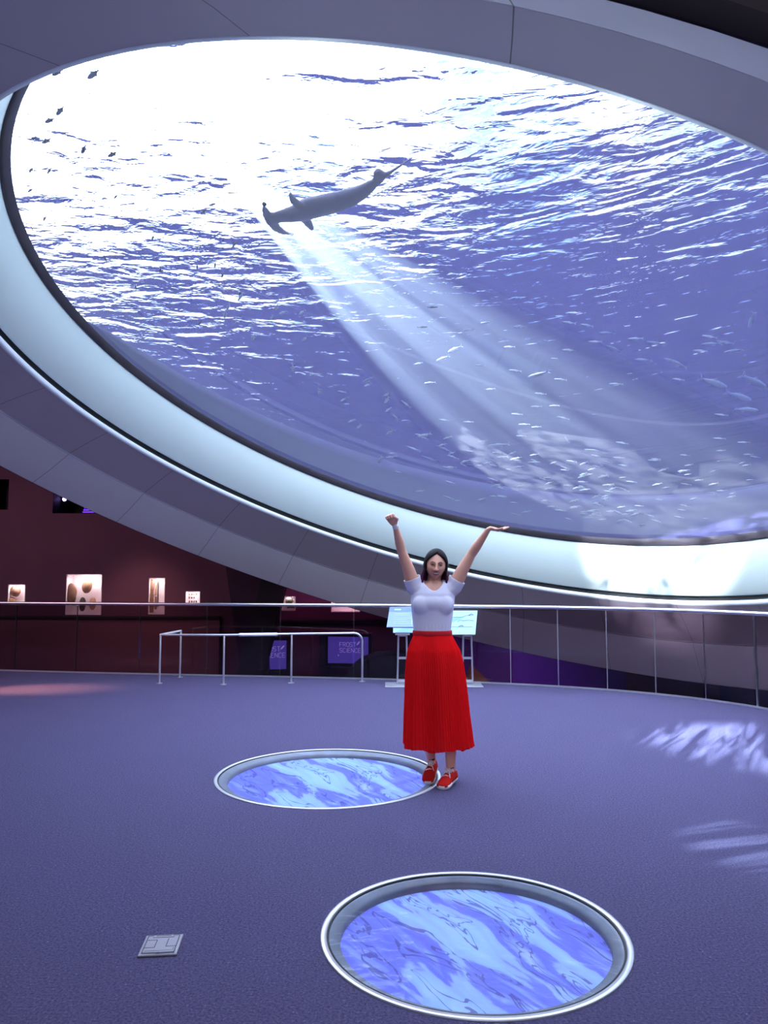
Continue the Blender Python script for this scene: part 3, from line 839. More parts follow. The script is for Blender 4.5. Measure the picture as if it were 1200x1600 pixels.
mb.rings([[lo0, lo1, lo1 + dz, lo0 + dz], [b0, b1, b1 + dz, b0 + dz]])
o = mb.build('dark_wall_panel', M['dark_wall']); tag(o, 'very dark wall panel left of the slanted column', 'wall panel'); fix_normals(o)

# ------------------------------------------------------------------ screens
GL = {'F': [[(0, 0), (0, 1), (.6, 1)], [(0, .52), (.5, .52)]], 'R': [[(0, 0), (0, 1), (.42, 1), (.6, .86), (.6, .62), (.42, .5), (0, .5)], [(.3, .5), (.62, 0)]],
      'O': [[(.2, 0), (0, .2), (0, .8), (.2, 1), (.48, 1), (.66, .8), (.66, .2), (.48, 0), (.2, 0)]], 'S': [[(.6, .85), (.45, 1), (.15, 1), (0, .85), (0, .65), (.15, .52), (.45, .48), (.6, .35), (.6, .15), (.45, 0), (.15, 0), (0, .15)]],
      'T': [[(0, 1), (.66, 1)], [(.33, 1), (.33, 0)]], 'C': [[(.62, .82), (.45, 1), (.2, 1), (0, .8), (0, .2), (.2, 0), (.45, 0), (.62, .18)]], 'I': [[(.1, 0), (.1, 1)]],
      'E': [[(.58, 0), (0, 0), (0, 1), (.58, 1)], [(0, .52), (.5, .52)]], 'N': [[(0, 0), (0, 1), (.6, 0), (.6, 1)]]}
M['screen'] = pbr('screen_violet', (0.05, 0.04, .3, 1), 0.3, emit=S(72, 62, 158), estr=1.0)
M['screen_txt'] = pbr('screen_letters', (0.5, 0.5, .8, 1), 0.3, emit=S(150, 150, 220), estr=1.0)
M['screen_frame'] = pbr('black_screen_frame', (0.008, 0.006, 0.012, 1), 0.3)


def screen(pxl, pxr, pyt, pyb, Y, lab, side):
    a = at(pxl, pyt, Y); b = at(pxr, pyb, Y); w, h = b.x - a.x, a.z - b.z
    t = empty('wall_screen', ((a.x + b.x) / 2, Y, (a.z + b.z) / 2), 0); tag(t, lab, 'screen', 'violet screens below the railing')
    t.rotation_euler = (0, 0, math.radians(-8 if side > 0 else 10))
    MB().box((0, 0.05, 0), (w + .14, .09, h + .16), None, .01).build('bezel', M['screen_frame'], t)
    mesh_obj('display', [(-w / 2, 0, -h / 2), (w / 2, 0, -h / 2), (w / 2, 0, h / 2), (-w / 2, 0, h / 2)], [(0, 1, 2, 3)], M['screen'], t)
    mb = MB()
    def word(wd_, x, z, s):
        for ch in wd_:
            for pl in GL[ch]:
                for p, q in zip(pl[:-1], pl[1:]):
                    A_ = Vector((x + p[0] * s, z + p[1] * s)); B_ = Vector((x + q[0] * s, z + q[1] * s)); n2 = Vector((-(B_ - A_).y, (B_ - A_).x)).normalized() * s * .045
                    mb.add([(c.x, -.003, c.y) for c in (A_ + n2, B_ + n2, B_ - n2, A_ - n2)], [(0, 1, 2, 3)])
            x += s * (.36 if ch == 'I' else .84)
        return x
    s = .082 * h / .52
    x = word('FROST', -w * .21, h * .13, s)
    word('SCIENCE', -w * .21, -h * .09, s)
    # the small slanted leaf-like mark after the first word
    cx_, cz_ = x + s * .35, h * .13 + s * .75
    mk = MB(); mk2 = MB(); mk.add([(cx_ + dx * s, -.003, cz_ + dz_ * s) for dx, dz_ in ((-.45, -.4), (-.1, -.3), (.35, .25), (.45, .55), (.1, .4), (-.3, -.05))], [(0, 1, 2, 3, 4, 5)])
    mk2.add([(-w * .25 + dx * s, -.003, -h * .17 + dz_ * s) for dx, dz_ in ((0, 0), (.16, -.05), (.22, -.22), (.1, -.5), (-.02, -.22))], [(0, 1, 2, 3, 4)])
    mk.build('leaf_mark', M['screen_txt'], t); mk2.build('cursor_mark', M['screen_txt'], t); mb.build('lettering', M['screen_txt'], t)
    return t


screen(512, 576, 995, 1036.5, 15.6, 'violet wall screen showing white letters, right of the slanted column', 1)
screen(394, 447, 1001, 1046, 16.0, 'violet wall screen partly hidden behind the slanted column', -1)
a = at(501, 992, 15.75); b = at(516, 1040, 15.75)
o = MB().box(((a.x + b.x) / 2, 15.78, (a.z + b.z) / 2), (b.x - a.x + .05, .1, a.z - b.z + .1)).build('screen_side_panel', M['screen_frame']); tag(o, 'black upright panel at the left edge of the fully visible screen', 'panel')
# dark rounded counter below
mb = MB(); pts = [at(x, y, 14.3) for x, y in ((535, 1066), (548, 1046), (565, 1033), (590, 1025), (618, 1023), (650, 1025), (690, 1034), (720, 1050), (735, 1070))]
pts = [Vector((p.x, 14.3, p.z)) for p in pts]; pts = [Vector((pts[0].x, 14.3, -1.8))] + pts + [Vector((pts[-1].x, 14.3, -1.8))]
mb.rings([pts, [p + Vector((0, .9, 0)) for p in pts]]); o = mb.build('rounded_counter', M['black']); fix_normals(o)
tag(o, 'black rounded exhibit counter on the lower level behind the sign stand', 'exhibit counter')

# coloured lower panels behind the right-hand railing
def lowpanel(name, pa, pb, Y, top, mat, lab):
    a = at(pa, top, Y); b = at(pb, top, Y)
    o = MB().box(((a.x + b.x) / 2, Y, (a.z - 3.2) / 2), (b.x - a.x, .1, a.z + 3.2)).build(name, mat); tag(o, lab, 'exhibit wall')
lowpanel('exhibit_wall', 640, 800, 15.8, 975, M['purple'], 'dark purple lower level panel right behind the sign stand')
lowpanel('exhibit_wall', 800, 975, 15.8, 985, M['violet'], 'brightest violet lower level panel under the shell')
lowpanel('exhibit_wall', 975, 1120, 15.9, 1000, M['rust'], 'rust red lower level panel under the shell')
lowpanel('exhibit_wall', 1120, 1196, 16.0, 1000, M['navy'], 'navy blue lower level panel under the shell')
lowpanel('exhibit_wall', 1196, 1260, 16.1, 1000, M['magenta'], 'magenta lower level panel at the far right')
mb = MB(); p0, p1, p2 = at(728, 1068, 13.5), at(768, 1068, 13.5), at(738, 1040, 13.5)
mb.rings([[p0, p1, p2], [p + Vector((0, .3, 0)) for p in (p0, p1, p2)]]); M['orange'] = pbr('orange_block', (.30, .07, .02, 1), .7)
o = mb.build('orange_block', M['orange']); fix_normals(o); tag(o, 'small orange wedge behind the foot of the sign stand', 'block')

# ------------------------------------------------------------------ daylight shafts, with added spot lamps standing in for the sun
gs = spot('sun_standin_funnel', OC + NRM * -0.12 + Vector((-1.2, -1.0, 0)), at(1120, 890, 12.2), 2600, (0.85, 0.93, 1.0), 26, 0.5, 0.0)
gobo(gs, (14, 14, 14), 0.30, 0.52)
gs = spot('sun_standin_floor', OC + NRM * -0.42 + Vector((0.6, 0.2, 0)), ground(1215, 1165), 5200, (0.68, 0.92, 1.0), 36, 0.9, 0.0)
gobo(gs, (3, 34, 5), 0.42, 0.66)
gs = spot('sun_standin_floor_near', OC + NRM * -0.12 + Vector((0.3, -0.5, 0)), ground(1190, 1325), 2400, (0.68, 0.92, 1.0), 11, 0.9, 0.0)
gobo(gs, (3, 40, 6), 0.45, 0.64)
A0 = water(325, 240, z=9.1); A1 = water(895, 700, dist=0.8)
sd = (A1 - A0).normalized()
gs = spot('sun_standin_shaft', A0, A1, 22000, (0.75, 0.88, 1.0), 25, 0.15, 0.0)
gobo(gs, (34, 34, 4), 0.38, 0.60)
hz = bpy.data.materials.new('suspended_particles'); hz.use_nodes = True; N = NT(hz.node_tree)
vsn = N.n('VolumeScatter'); vsn.inputs['Color'].default_value = (0.72, 0.85, 1, 1); vsn.inputs['Density'].default_value = 0.08; vsn.inputs['Anisotropy'].default_value = 0.2
o_ = N.n('OutputMaterial'); N.l(vsn.outputs[0], o_.inputs['Volume'])
L_ = (A1 - A0).length
uu = sd.cross(Vector((0, 0, 1))).normalized(); vv = sd.cross(uu)
mb = MB()
rr = []
for k, rd in ((0.04, 0.10), (1.5, 1.52)):
    rr.append([A0 + sd * L_ * k + (uu * math.cos(2 * PI * j / 32) + vv * math.sin(2 * PI * j / 32)) * rd * L_ * math.tan(math.radians(13.5)) for j in range(32)])
mb.rings(rr); o = mb.build('light_shaft_haze', hz); fix_normals(o)
bm = bmesh.new(); bm.from_mesh(o.data)
r_ = bmesh.ops.bisect_plane(bm, geom=bm.verts[:] + bm.edges[:] + bm.faces[:], plane_co=OC + NRM * .22, plane_no=-NRM, clear_outer=True)
bmesh.ops.holes_fill(bm, edges=[e for e in bm.edges if e.is_boundary], sides=0)
bmesh.ops.recalc_face_normals(bm, faces=bm.faces); bm.to_mesh(o.data); bm.free()
tag(o, 'pale diagonal shaft of daylight in the hazy tank water', 'light shaft', kind='stuff')

# ------------------------------------------------------------------ fish
M['fish_dark'] = pbr('dark_fish_skin', (0.10, 0.10, 0.16, 1), 0.6)
M['fish_silver'] = pbr('silver_fish_skin', (0.70, 0.78, 0.92, 1), 0.35, 0.0, spec=0.8)
M['fish_pale'] = pbr('pale_blue_fish_skin', (0.36, 0.40, 0.68, 1), 0.5)


def fish_mesh(L, depth, thick, name):
    """a slim fish along +X (head), back up +Z, with forked tail and fins, real thickness"""
    prof = [(0.5, .08), (.46, .35), (.38, .7), (.25, .95), (.1, 1.0), (-.08, .86), (-.24, .55), (-.36, .26), (-.40, .20)]
    mb = MB(); rings = []
    for x, k in prof:
        rings.append([Vector((x * L, thick * k * math.cos(a) * .5, depth * k * math.sin(a) * .5)) for a in [2 * PI * j / 10 for j in range(10)]])
    mb.rings(rings)
    t = thick * .06
    def fin(pl):
        n = len(pl); mb.add([(x * L, -t, z * depth) for x, z in pl] + [(x * L, t, z * depth) for x, z in pl], [tuple(range(n)), tuple(range(2 * n - 1, n - 1, -1))] + [(i, (i + 1) % n, n + (i + 1) % n, n + i) for i in range(n)])
    fin([(-.37, .10), (-.52, .62), (-.45, 0.0), (-.52, -.62), (-.37, -.10)])
    fin([(.12, .44), (.02, .74), (-.14, .38)]); fin([(.0, -.44), (-.12, -.68), (-.2, -.32)])
    me = bpy.data.meshes.new(name); me.from_pydata([tuple(v) for v in mb.v], [], mb.f); me.update()
    for p in me.polygons: p.use_smooth = True
    return me


FM = {}; FM_N = []
for key, dp_, th_ in (('slim', .17, .10), ('plump', .26, .14)):
    for mk in ('fish_dark', 'fish_silver', 'fish_pale'):
        me = fish_mesh(1.0, dp_, th_, 'fish'); me.materials.append(M[mk]); FM[key, mk] = me


def put_fish(px, py, L, ang, depth, body='slim', mk='fish_silver', lab='', group=None, roll=None):
    a = math.radians(ang); dx, dy = math.cos(a) * L / 2, -math.sin(a) * L / 2
    depth += (len(FM_N) % 7) * .09; FM_N.append(1); P0 = water(px - dx, py - dy, depth); P1 = water(px + dx, py + dy, depth)
    X = (P1 - P0); ln_ = X.length; X.normalize()
    vw = refract(ray(px, py), -NRM, 1 / 1.33).normalized()
    up = X.cross(vw).normalized() if roll is None else X.cross(vw).normalized()
    if up.z < 0: up = -up
    if roll is not None: up = (Matrix.Rotation(roll, 3, X) @ up)
    Y = up.cross(X).normalized()
    o = bpy.data.objects.new('fish', FM[body, mk]); COL.objects.link(o)
    c = (P0 + P1) / 2
    o.matrix_world = Matrix(((X.x * ln_, Y.x * ln_, up.x * ln_, c.x), (X.y * ln_, Y.y * ln_, up.y * ln_, c.y), (X.z * ln_, Y.z * ln_, up.z * ln_, c.z), (0, 0, 0, 1)))
    tag(o, lab, 'fish', group); return o


# dark fish against the bright surface, upper left (pixel, length, angle)
dark = [(90, 113, 17, 30, ''), (146, 116, 20, 38, ''), (94, 173, 16, 50, ''), (78, 188, 15, 25, ''), (73, 220, 14, 28, ''), (131, 233, 14, 65, ''), (176, 241, 15, 28, ''),
        (49, 265, 10, 50, ''), (77, 267, 10, 55, ''), (48, 297, 10, 35, ''), (181, 307, 9, 50, ''), (333, 319, 13, 15, ''), (318, 331, 11, 50, ''), (70, 341, 9, 60, ''), (50, 357, 9, -60, ''),
        (125, 375, 13, -10, ''), (239, 371, 9, 65, ''), (366, 382, 12, 62, ''), (165, 405, 12, -70, ''), (280, 404, 9, -80, ''), (308, 417, 9, 88, ''), (336, 414, 9, 85, ''), (251, 421, 9, 85, ''), (348, 429, 10, 70, ''), (387, 416, 11, -55, ''),
        (212, 449, 9, -80, ''), (375, 459, 9, 80, ''), (313, 504, 9, 45, ''), (192, 482, 9, -35, ''), (57, 216, 15, 0, '')]
for i, (x, y, L, a, _) in enumerate(dark):
    if y < 245: lab = 'larger dark fish swimming against the brightest water at the upper left'
    elif y < 345: lab = 'small dark fish over the bright ripples left of the hammerhead shark'
    else: lab = 'tiny dark fish over the darker ripples at the left of the window'
    put_fish(x, y, L * 1.15, a + 180, 3.2 + rnd.random(), 'slim' if y > 245 else 'plump', 'fish_dark', lab, 'dark fish upper left' if y < 245 else ('dark fish left of the shark' if y < 345 else 'dark fish over the left ripples'))
for x, y, lab in ((676, 480, 'dark slim fish in the light shaft, the right one of two'), (660, 511, 'dark slim fish in the light shaft, the left one of two')):
    put_fish(x, y, 17, 2, 2.5, 'slim', 'fish_dark', lab)
put_fish(1115, 0 + 598, 46, -20, 3.2, 'plump', 'fish_pale', 'large pale fish at the right, leftmost of the three big ones', 'big pale fish')
put_fish(1178, 596, 44, -28, 3.2, 'plump', 'fish_pale', 'large pale fish at the right edge of the window')
put_fish(1154, 619, 44, -18, 3.2, 'plump', 'fish_pale', 'large pale fish just below the other big ones')
put_fish(1166, 640, 40, -4, 3.6, 'plump', 'fish_pale', 'faint large pale fish, lowest of the big ones')
mid = [(993, 529, 24, 0), (1025, 536, 28, -8), (1109, 526, 24, -4), (1133, 535, 28, -8), (1094, 548, 23, 0), (1112, 537, 32, 3), (1147, 548, 32, 5), (1056, 567, 40, -18), (1005, 562, 28, -3), (960, 545, 26, -25), (948, 520, 26, -6),
       (930, 534, 22, 0), (917, 508, 20, -5), (889, 504, 22, -3), (889, 547, 22, -5), (812, 510, 20, -3), (760, 504, 18, 3), (733, 515, 18, 0), (711, 545, 24, 20), (692, 560, 22, 22), (654, 568, 14, 18), (796, 542, 18, 0), (841, 585, 36, 12),
       (805, 579, 20, -5), (876, 593, 20, 0), (963, 600, 22, 2), (1060, 593, 20, -3), (750, 571, 16, -3), (766, 608, 16, 8), (672, 598, 18, 10), (634, 631, 20, -38), (1127, 648, 22, -10), (845, 615, 18, -3), (838, 635, 18, 2), (866, 634, 16, -4), (880, 653, 20, -8),
       (808, 647, 18, 0), (819, 663, 18, 0), (838, 667, 16, 10), (814, 681, 16, 0), (1174, 500, 26, 65), (866, 560, 10, -3), (1124, 685, 20, -5), (1162, 691, 20, -5), (1126, 704, 16, 0), (1169, 710, 16, 3), (1070, 711, 16, 0), (972, 692, 20, -3), (928, 704, 30, -3), (886, 687, 12, -55),
       (618, 652, 16, -35), (634, 657, 14, 8), (694, 656, 16, 0), (732, 659, 16, -3), (663, 680, 22, 18), (699, 684, 14, 20), (755, 689, 14, 5), (646, 701, 24, -20), (695, 702, 30, -18), (672, 717, 30, -18), (708, 714, 20, -22), (736, 705, 14, 0), (768, 719, 26, -22),
       (834, 722, 20, 0), (811, 729, 14, 5), (940, 727, 12, -50), (967, 715, 18, 0), (931, 712, 16, -4), (1025, 717, 16, -5), (1022, 719, 20, 0), (800, 708, 12, 20), (779, 695, 34, 0), (748, 727, 10, 0)]
for x, y, L, a in mid:
    reg = 'in the light shaft' if x < 900 else 'in the open blue water at the right'
    if x < 900 and y < 600: lab, g = 'small silver fish in the upper part of the light shaft', 'silver fish high in the shaft'
    elif y > 690 and x < 780: lab, g = 'small silver fish low in the blue water left of the light shaft', 'silver fish low left of the shaft'
    elif y > 640 and x < 780: lab, g = 'small silver fish in the blue water left of the light shaft', 'silver fish left of the shaft'
    elif x < 900: lab, g = 'small silver fish in the middle of the light shaft', 'silver fish in the shaft'
    elif y < 610: lab, g = 'slim silver fish in the upper right blue water', 'silver fish at the upper right'
    else: lab, g = 'slim silver fish in the lower right blue water', 'silver fish at the lower right'
    put_fish(x, y, L, a + 180 + rnd.uniform(-6, 6), rnd.uniform(1.6, 3.0), 'slim', 'fish_silver' if L < 26 else 'fish_pale', lab, g)
r3 = random.Random(11)
n_ = 0
def rim_y(x): return float(np.interp(x, [400, 507, 617, 700, 800, 900, 1000, 1100, 1200], [690, 731, 770, 793, 812, 822, 830, 828, 816]))
while n_ < 135:
    x = r3.triangular(560, 1200, 930); h_ = r3.uniform(8, 105); y = rim_y(x) - h_
    if r3.random() > (1.0 if x > 700 else .5): continue
    n_ += 1
    where = "above the woman's flat raised hand" if x < 800 else 'just right of the woman\'s raised hand' if x < 900 else 'where the light shaft ends' if x < 990 else 'just right of the light shaft' if x < 1090 else 'at the right edge of the picture'
    row = 'close to the window rim' if h_ < 40 else 'in the middle rows' if h_ < 72 else 'in the top rows'
    lab = 'tiny silver fish ' + row + ', ' + where; g = 'school ' + row + ' ' + where
    put_fish(x, y, r3.uniform(10, 18), 180 + r3.uniform(-22, 22), r3.uniform(.5, 1.2), 'slim', 'fish_silver', lab, g)
for k in range(42):
    t = r3.random(); x = 330 + 290 * t + r3.uniform(-25, 25); y = 440 + 260 * t + r3.uniform(-70, 35)
    if y > float(np.interp(x, [300, 407, 507, 617, 700], [625, 688, 728, 768, 790])) - 12: continue
    put_fish(x, y, r3.uniform(8, 14), 180 + r3.choice([40, 55, 20, -10, 70]) + r3.uniform(-15, 15), r3.uniform(.8, 1.6), 'slim', 'fish_silver', *((lambda w_: ('tiny silver fish near the lower left rim, ' + w_, 'left rim fish ' + w_))('far left, under the ripples' if x < 420 else 'left of the shaft, in dark blue water' if x < 520 else 'upper left of the raised fist')))

# ------------------------------------------------------------------ hammerhead shark
ZS = 7.6
def sw(px, py): return water(px, py, z=ZS)
spine = [(421, 344), (435, 339), (455, 335), (475, 328), (500, 322), (525, 316), (548, 309), (568, 299), (583, 288), (594, 277)]
hw = [9, 8.5, 9, 12.5, 12.5, 12, 11, 9, 6.5, 4.5]
mb = MB(); rings = []
def edgept(i, s_):
    x, y = spine[i]; a = spine[max(0, i - 1)]; b = spine[min(len(spine) - 1, i + 1)]; tx_, ty_ = b[0] - a[0], b[1] - a[1]; l = math.hypot(tx_, ty_)
    return sw(x - ty_ / l * hw[i] * s_, y + tx_ / l * hw[i] * s_)
for i in range(len(spine)):
    c = sw(*spine[i]); w = (edgept(i, 1) - edgept(i, -1)) / 2
    th_ = w.length * (0.95 if i > 1 else .5)
    rings.append([c + w * math.cos(2 * PI * k / 14) + Vector((0, 0, th_ * math.sin(2 * PI * k / 14))) for k in range(14)])
mb.rings(rings)
# hammer: a flat wing across the snout
ham = [(412, 319), (413.5, 326), (419, 338), (425, 348), (433, 357), (443, 363), (455, 365)]
hr = [3.0, 5.5, 9, 10, 9, 6.5, 4]
pts = [sw(*q) for q in ham]
sc_ = (sw(440, 340) - sw(430, 340)).length / 10
dirx = (sw(440, 336) - sw(420, 343)).normalized()
mb.tube(pts, [(r * sc_, r * sc_ * .42) for r in hr], 14, flat=dirx)
def fin(pl, thick=.035, z0=0.0, drop=0.0):
    P = [sw(*q) for q in pl]; n = len(P); base = (P[0] + P[-1]) / 2
    top = []; bot = []
    for q in P:
        f_ = (q - base).length; z = z0 - drop * f_; top.append(q + Vector((0, 0, z + thick))); bot.append(q + Vector((0, 0, z - thick)))
    mb.add(bot + top, [tuple(range(n)), tuple(range(2 * n - 1, n - 1, -1))] + [(i, (i + 1) % n, n + (i + 1) % n, n + i) for i in range(n)])
fin([(474, 325), (459, 317), (452, 308), (450, 298), (452, 294), (456, 296), (460, 303), (470, 314), (484, 320)], .04, 0, .25)
fin([(462, 336), (472, 343), (480, 350), (487, 353), (490, 350), (487, 343), (480, 334), (470, 330)], .04, 0, .25)
fin([(522, 306), (526, 302), (532, 302), (536, 305), (534, 310)], .03)
fin([(584, 279), (583, 272), (587, 267), (594, 266), (599, 270), (602, 276), (596, 284), (588, 288)], .05)
tl_ = [(592, 280), (602, 274), (615, 266), (630, 256), (645, 246), (661, 236.5)]
mb.tube([sw(*q) for q in tl_], [(r * sc_, r * sc_ * .5) for r in (6.5, 5.5, 4, 2.6, 1.6, .5)], 10)
M['shark'] = pbr('shark_skin', (0.105, 0.09, 0.17, 1), 0.6, var=0.35, vscale=2.5)
me = baked_remesh(mb, 0.022, 3)
o = link_mesh('hammerhead_shark', me, M['shark']); tag(o, 'dark hammerhead shark gliding under the bright water surface', 'shark')
mb = MB()
for q, nm in (((413, 319), 1), ((456, 365), 1)):
    e = MB().ell((0, 0, 0), (.03, .03, .03)).build('eye', M['black'], o, True); e.location = sw(*q)

# ================================================================== the woman
WY = 5.62
wo_ = ground(684, 1232); WX = at(684, 1100, WY).x
wm = empty('person', (WX, WY, 0))
tag(wm, 'woman in white T-shirt and long red pleated skirt, both arms raised', 'person')


def W(px, py, dy=0.0):
    """local point of the figure seen at that spot, dy metres behind (+) or before (-) her plane"""
    p = at(px, py, WY + dy); return Vector((p.x - WX, dy, p.z))


# ---- body
mb = MB()
# torso
tor = []
def ering(cx, cy, z, rx, ry, n=24): return [Vector((cx + rx * math.cos(2 * PI * k / n), cy + ry * math.sin(2 * PI * k / n), z)) for k in range(n)]
sec = [(-.03, 0, .78, .150, .110), (-.03, 0, .92, .158, .118), (-.035, 0, 1.03, .145, .105), (-.038, 0, 1.12, .128, .090), (-.036, 0, 1.20, .138, .095), (-.034, 0, 1.30, .150, .105), (-.030, .005, 1.37, .152, .100), (-.028, .01, 1.42, .140, .080), (-.024, .012, 1.445, .095, .062), (-.018, .012, 1.465, .060, .055)]
mb.rings([ering(*q) for q in sec])
for sx in (-1, 1): mb.ell((-.034 + sx * .058, -.060, 1.285), (.070, .046, .066))
# neck and head
NB = W(677, 921, .02); HC = W(680.8, 884, -.015)
mb.tube([NB + Vector((0, .02, -.06)), NB + Vector((0, .012, 0)), HC + Vector((-.004, .025, -.05))], [.062, .052, .050], 16)
HT = Matrix.Rotation(math.radians(5), 3, 'Y') @ Matrix.Rotation(math.radians(3), 3, 'X')


def head_pt(th, ph, grow=0.0):
    """th: polar from the top, ph: azimuth, 0 = face (-Y)"""
    sx = math.sin(th) * math.sin(ph); sy = -math.sin(th) * math.cos(ph); sz = math.cos(th)
    x = sx * .0755; y = sy * .094; z = sz * .106
    if sz < 0:                                   # jaw narrows to the chin
        k = -sz; x *= 1 - .30 * k ** 1.6; y *= 1 - .10 * k
        if sy > 0: y *= 1 - .35 * k; z *= 1 - .25 * k
    f = max(0.0, -sy)
    y *= 1 - .10 * f                             # flatter face
    ex = abs(sx) - .40; ez = sz - .06
    y += .013 * math.exp(-(ex * ex) / .035 - ez * ez / .012) * (f > .2)       # eye sockets
    y -= .006 * math.exp(-(sz - .24) ** 2 / .01 - sx * sx / .3) * (f > .3)      # brow
    y -= .006 * math.exp(-((abs(sx) - .48) ** 2) / .03 - (sz + .22) ** 2 / .03) * (f > .2)   # smiling cheeks
    y -= .008 * math.exp(-sx * sx / .05 - (sz + .92) ** 2 / .02)                  # chin
    return HC + HT @ (Vector((x, y, z)) * (1 + grow))


n_th, n_ph = 40, 56
mb.rings([[head_pt(PI * i / n_th, 2 * PI * j / n_ph) for j in range(n_ph)] for i in range(1, n_th)])
def hp(x, y, z): return HC + HT @ Vector((x, y, z))
mb.tube([hp(0, -.082, .022), hp(0, -.096, -.008), hp(0, -.104, -.026)], [.007, .009, .012], 10)
for sx in (-1, 1):
    mb.ell(hp(sx * .011, -.092, -.029), (.009, .009, .008))
    mb.ell(hp(sx * .072, .008, -.005), (.010, .018, .030))       # ears
# arms
SL, EL, WL = Vector((-.165, .005, 1.425)), W(627.5, 861, -.05), W(617.5, 821, -.13)
mid = SL.lerp(EL, .45)
mb.tube([Vector((-.11, .005, 1.38)), SL, SL.lerp(EL, .3) + Vector((-.004, 0, 0)), mid, EL, EL.lerp(WL, .3), EL.lerp(WL, .7), WL], [.055, .055, .050, .046, .034, .035, .026, .0195], 16)
SR, ER, WR = Vector((.118, .005, 1.42)), W(736.5, 866, -.04), W(762.5, 828, -.12)
mb.tube([Vector((.055, .005, 1.38)), SR, SR.lerp(ER, .3) + Vector((.004, 0, 0)), SR.lerp(ER, .5), ER, ER.lerp(WR, .3), ER.lerp(WR, .7), WR], [.055, .055, .050, .046, .034, .035, .026, .0195], 16)
# image-left hand: loosely closed, fingers curled towards the thumb
hb = WL; hm = W(612.5, 811.5, -.15); ax = (hm - hb).normalized()
sdv = Vector((1, 0, 0)) - ax * ax.x; sdv.normalize(); fr_ = ax.cross(sdv).normalized()
if fr_.y > 0: fr_ = -fr_
mb.tube([hb, hb + ax * .025, hb + ax * .055, hb + ax * .072], [(.019, .016), (.030, .016), (.036, .016), (.034, .013)], 14, flat=sdv)
for k, L in enumerate((.9, 1.0, .95, .8)):
    b = hb + ax * .070 + sdv * (-.027 + k * .0175)
    p1 = b + ax * .026 * L + fr_ * .012; p2 = p1 + ax * .004 + fr_ * .024 * L; p3 = p2 - ax * .018 * L + fr_ * .008
    mb.tube([b - ax * .012, b, p1, p2, p3], [.0085, .009, .0085, .0078, .0068], 8)
b = hb + ax * .025 + sdv * .028 + fr_ * .006
mb.tube([b - sdv * .01, b + ax * .018 + sdv * .012 + fr_ * .01, b + ax * .042 + sdv * .004 + fr_ * .026, b + ax * .056 - sdv * .012 + fr_ * .032], [.012, .0105, .009, .0075], 8)
# image-right hand: flat, palm up, bent back at the wrist, fingertips to the right
hb = WR; p_a = W(772, 826.5, -.12); tipd = (W(796, 825.5, -.13) - W(766, 827, -.12)).normalized()
up = Vector((0, 0, 1)); dep = Vector((0, 1, 0))
mb.tube([hb, W(766, 825.5, -.12), W(771, 826.5, -.12), W(779, 828.3, -.12)], [(.021, .018), (.027, .0165), (.036, .015), (.037, .0125)], 14, flat=dep)
for k, L in enumerate((.92, 1.0, .95, .78)):
    off = dep * (-.027 + k * .0178); b = W(779, 828.3, -.12) + off
    mb.tube([b - tipd * .012, b, b + tipd * .030 * L + up * (.001 + .002 * k), b + tipd * .052 * L + up * (.006 + .003 * k), b + tipd * .074 * L + up * (.014 + .003 * k)], [.0085, .0088, .0082, .0075, .0062], 8)
b = W(771, 827.5, -.12) - dep * .03
mb.tube([b + dep * .012, b - dep * .012 + tipd * .018 - up * .003, b - dep * .016 + tipd * .042 + up * .0, b - dep * .012 + tipd * .060 + up * .006], [.012, .0105, .009, .0072], 8)
# legs
AL, AR = W(676, 1200, .13), W(704, 1206, .0)
mb.tube([Vector((-.09, 0, .86)), Vector((-.085, -.01, .50)), W(671.5, 1150, .09), W(672, 1176, .12), AL, W(675, 1210, .08)], [.085, .058, .052, .038, .031, .030], 16)
mb.tube([Vector((.04, 0, .86)), Vector((.06, -.01, .50)), W(704, 1150, .01), W(704, 1176, .02), AR, W(703, 1216, -.03)], [.085, .058, .052, .041, .032, .030], 16)
me = baked_remesh(mb, 0.0042, 5, .5)
body = link_mesh('body', me, M['skin'], wm)

# ---- face
def small(name, c, r, mat, Mx=None, seg=14):
    o = MB().ell((0, 0, 0), r, Mx, seg, 8).build(name, mat, wm, True); o.location = c; return o
RX = HT
for sx in (-1, 1):
    small('eye', hp(sx * .030, -.0745, .008), (.0125, .006, .0036), M['eyewhite'], RX)
    small('iris', hp(sx * .030, -.0795, .0078), (.0055, .0025, .0036), M['eye'], RX)
    MB().tube([hp(sx * .016, -.081, .009), hp(sx * .024, -.0838, .0130), hp(sx * .034, -.0815, .0130), hp(sx * .044, -.0745, .008)], [.0014, .0022, .0022, .0012], 8).build('eyelid', M['brow'], wm, True)
    MB().tube([hp(sx * .013, -.089, .024), hp(sx * .026, -.0885, .031), hp(sx * .038, -.082, .0305), hp(sx * .048, -.073, .022)], [.0020, .0028, .0024, .0010], 8).build('eyebrow', M['brow'], wm, True)
    small('nostril', hp(sx * .0065, -.1005, -.0345), (.0032, .003, .002), M['eye'], RX)
MB().tube([hp(-.030, -.078, -.040), hp(-.016, -.0900, -.0455), hp(0, -.0945, -.0465), hp(.016, -.0900, -.0455), hp(.030, -.078, -.040)], [.0012, .0026, .0028, .0026, .0012], 8).build('upper_lip', M['lips'], wm, True)
MB().tube([hp(-.029, -.078, -.042), hp(-.016, -.0885, -.060), hp(0, -.0915, -.0655), hp(.016, -.0885, -.060), hp(.029, -.078, -.042)], [.0012, .0034, .0042, .0034, .0012], 8).build('lower_lip', M['lips'], wm, True)
small('mouth_interior', hp(0, -.0815, -.0535), (.024, .008, .0085), M['eye'], RX)
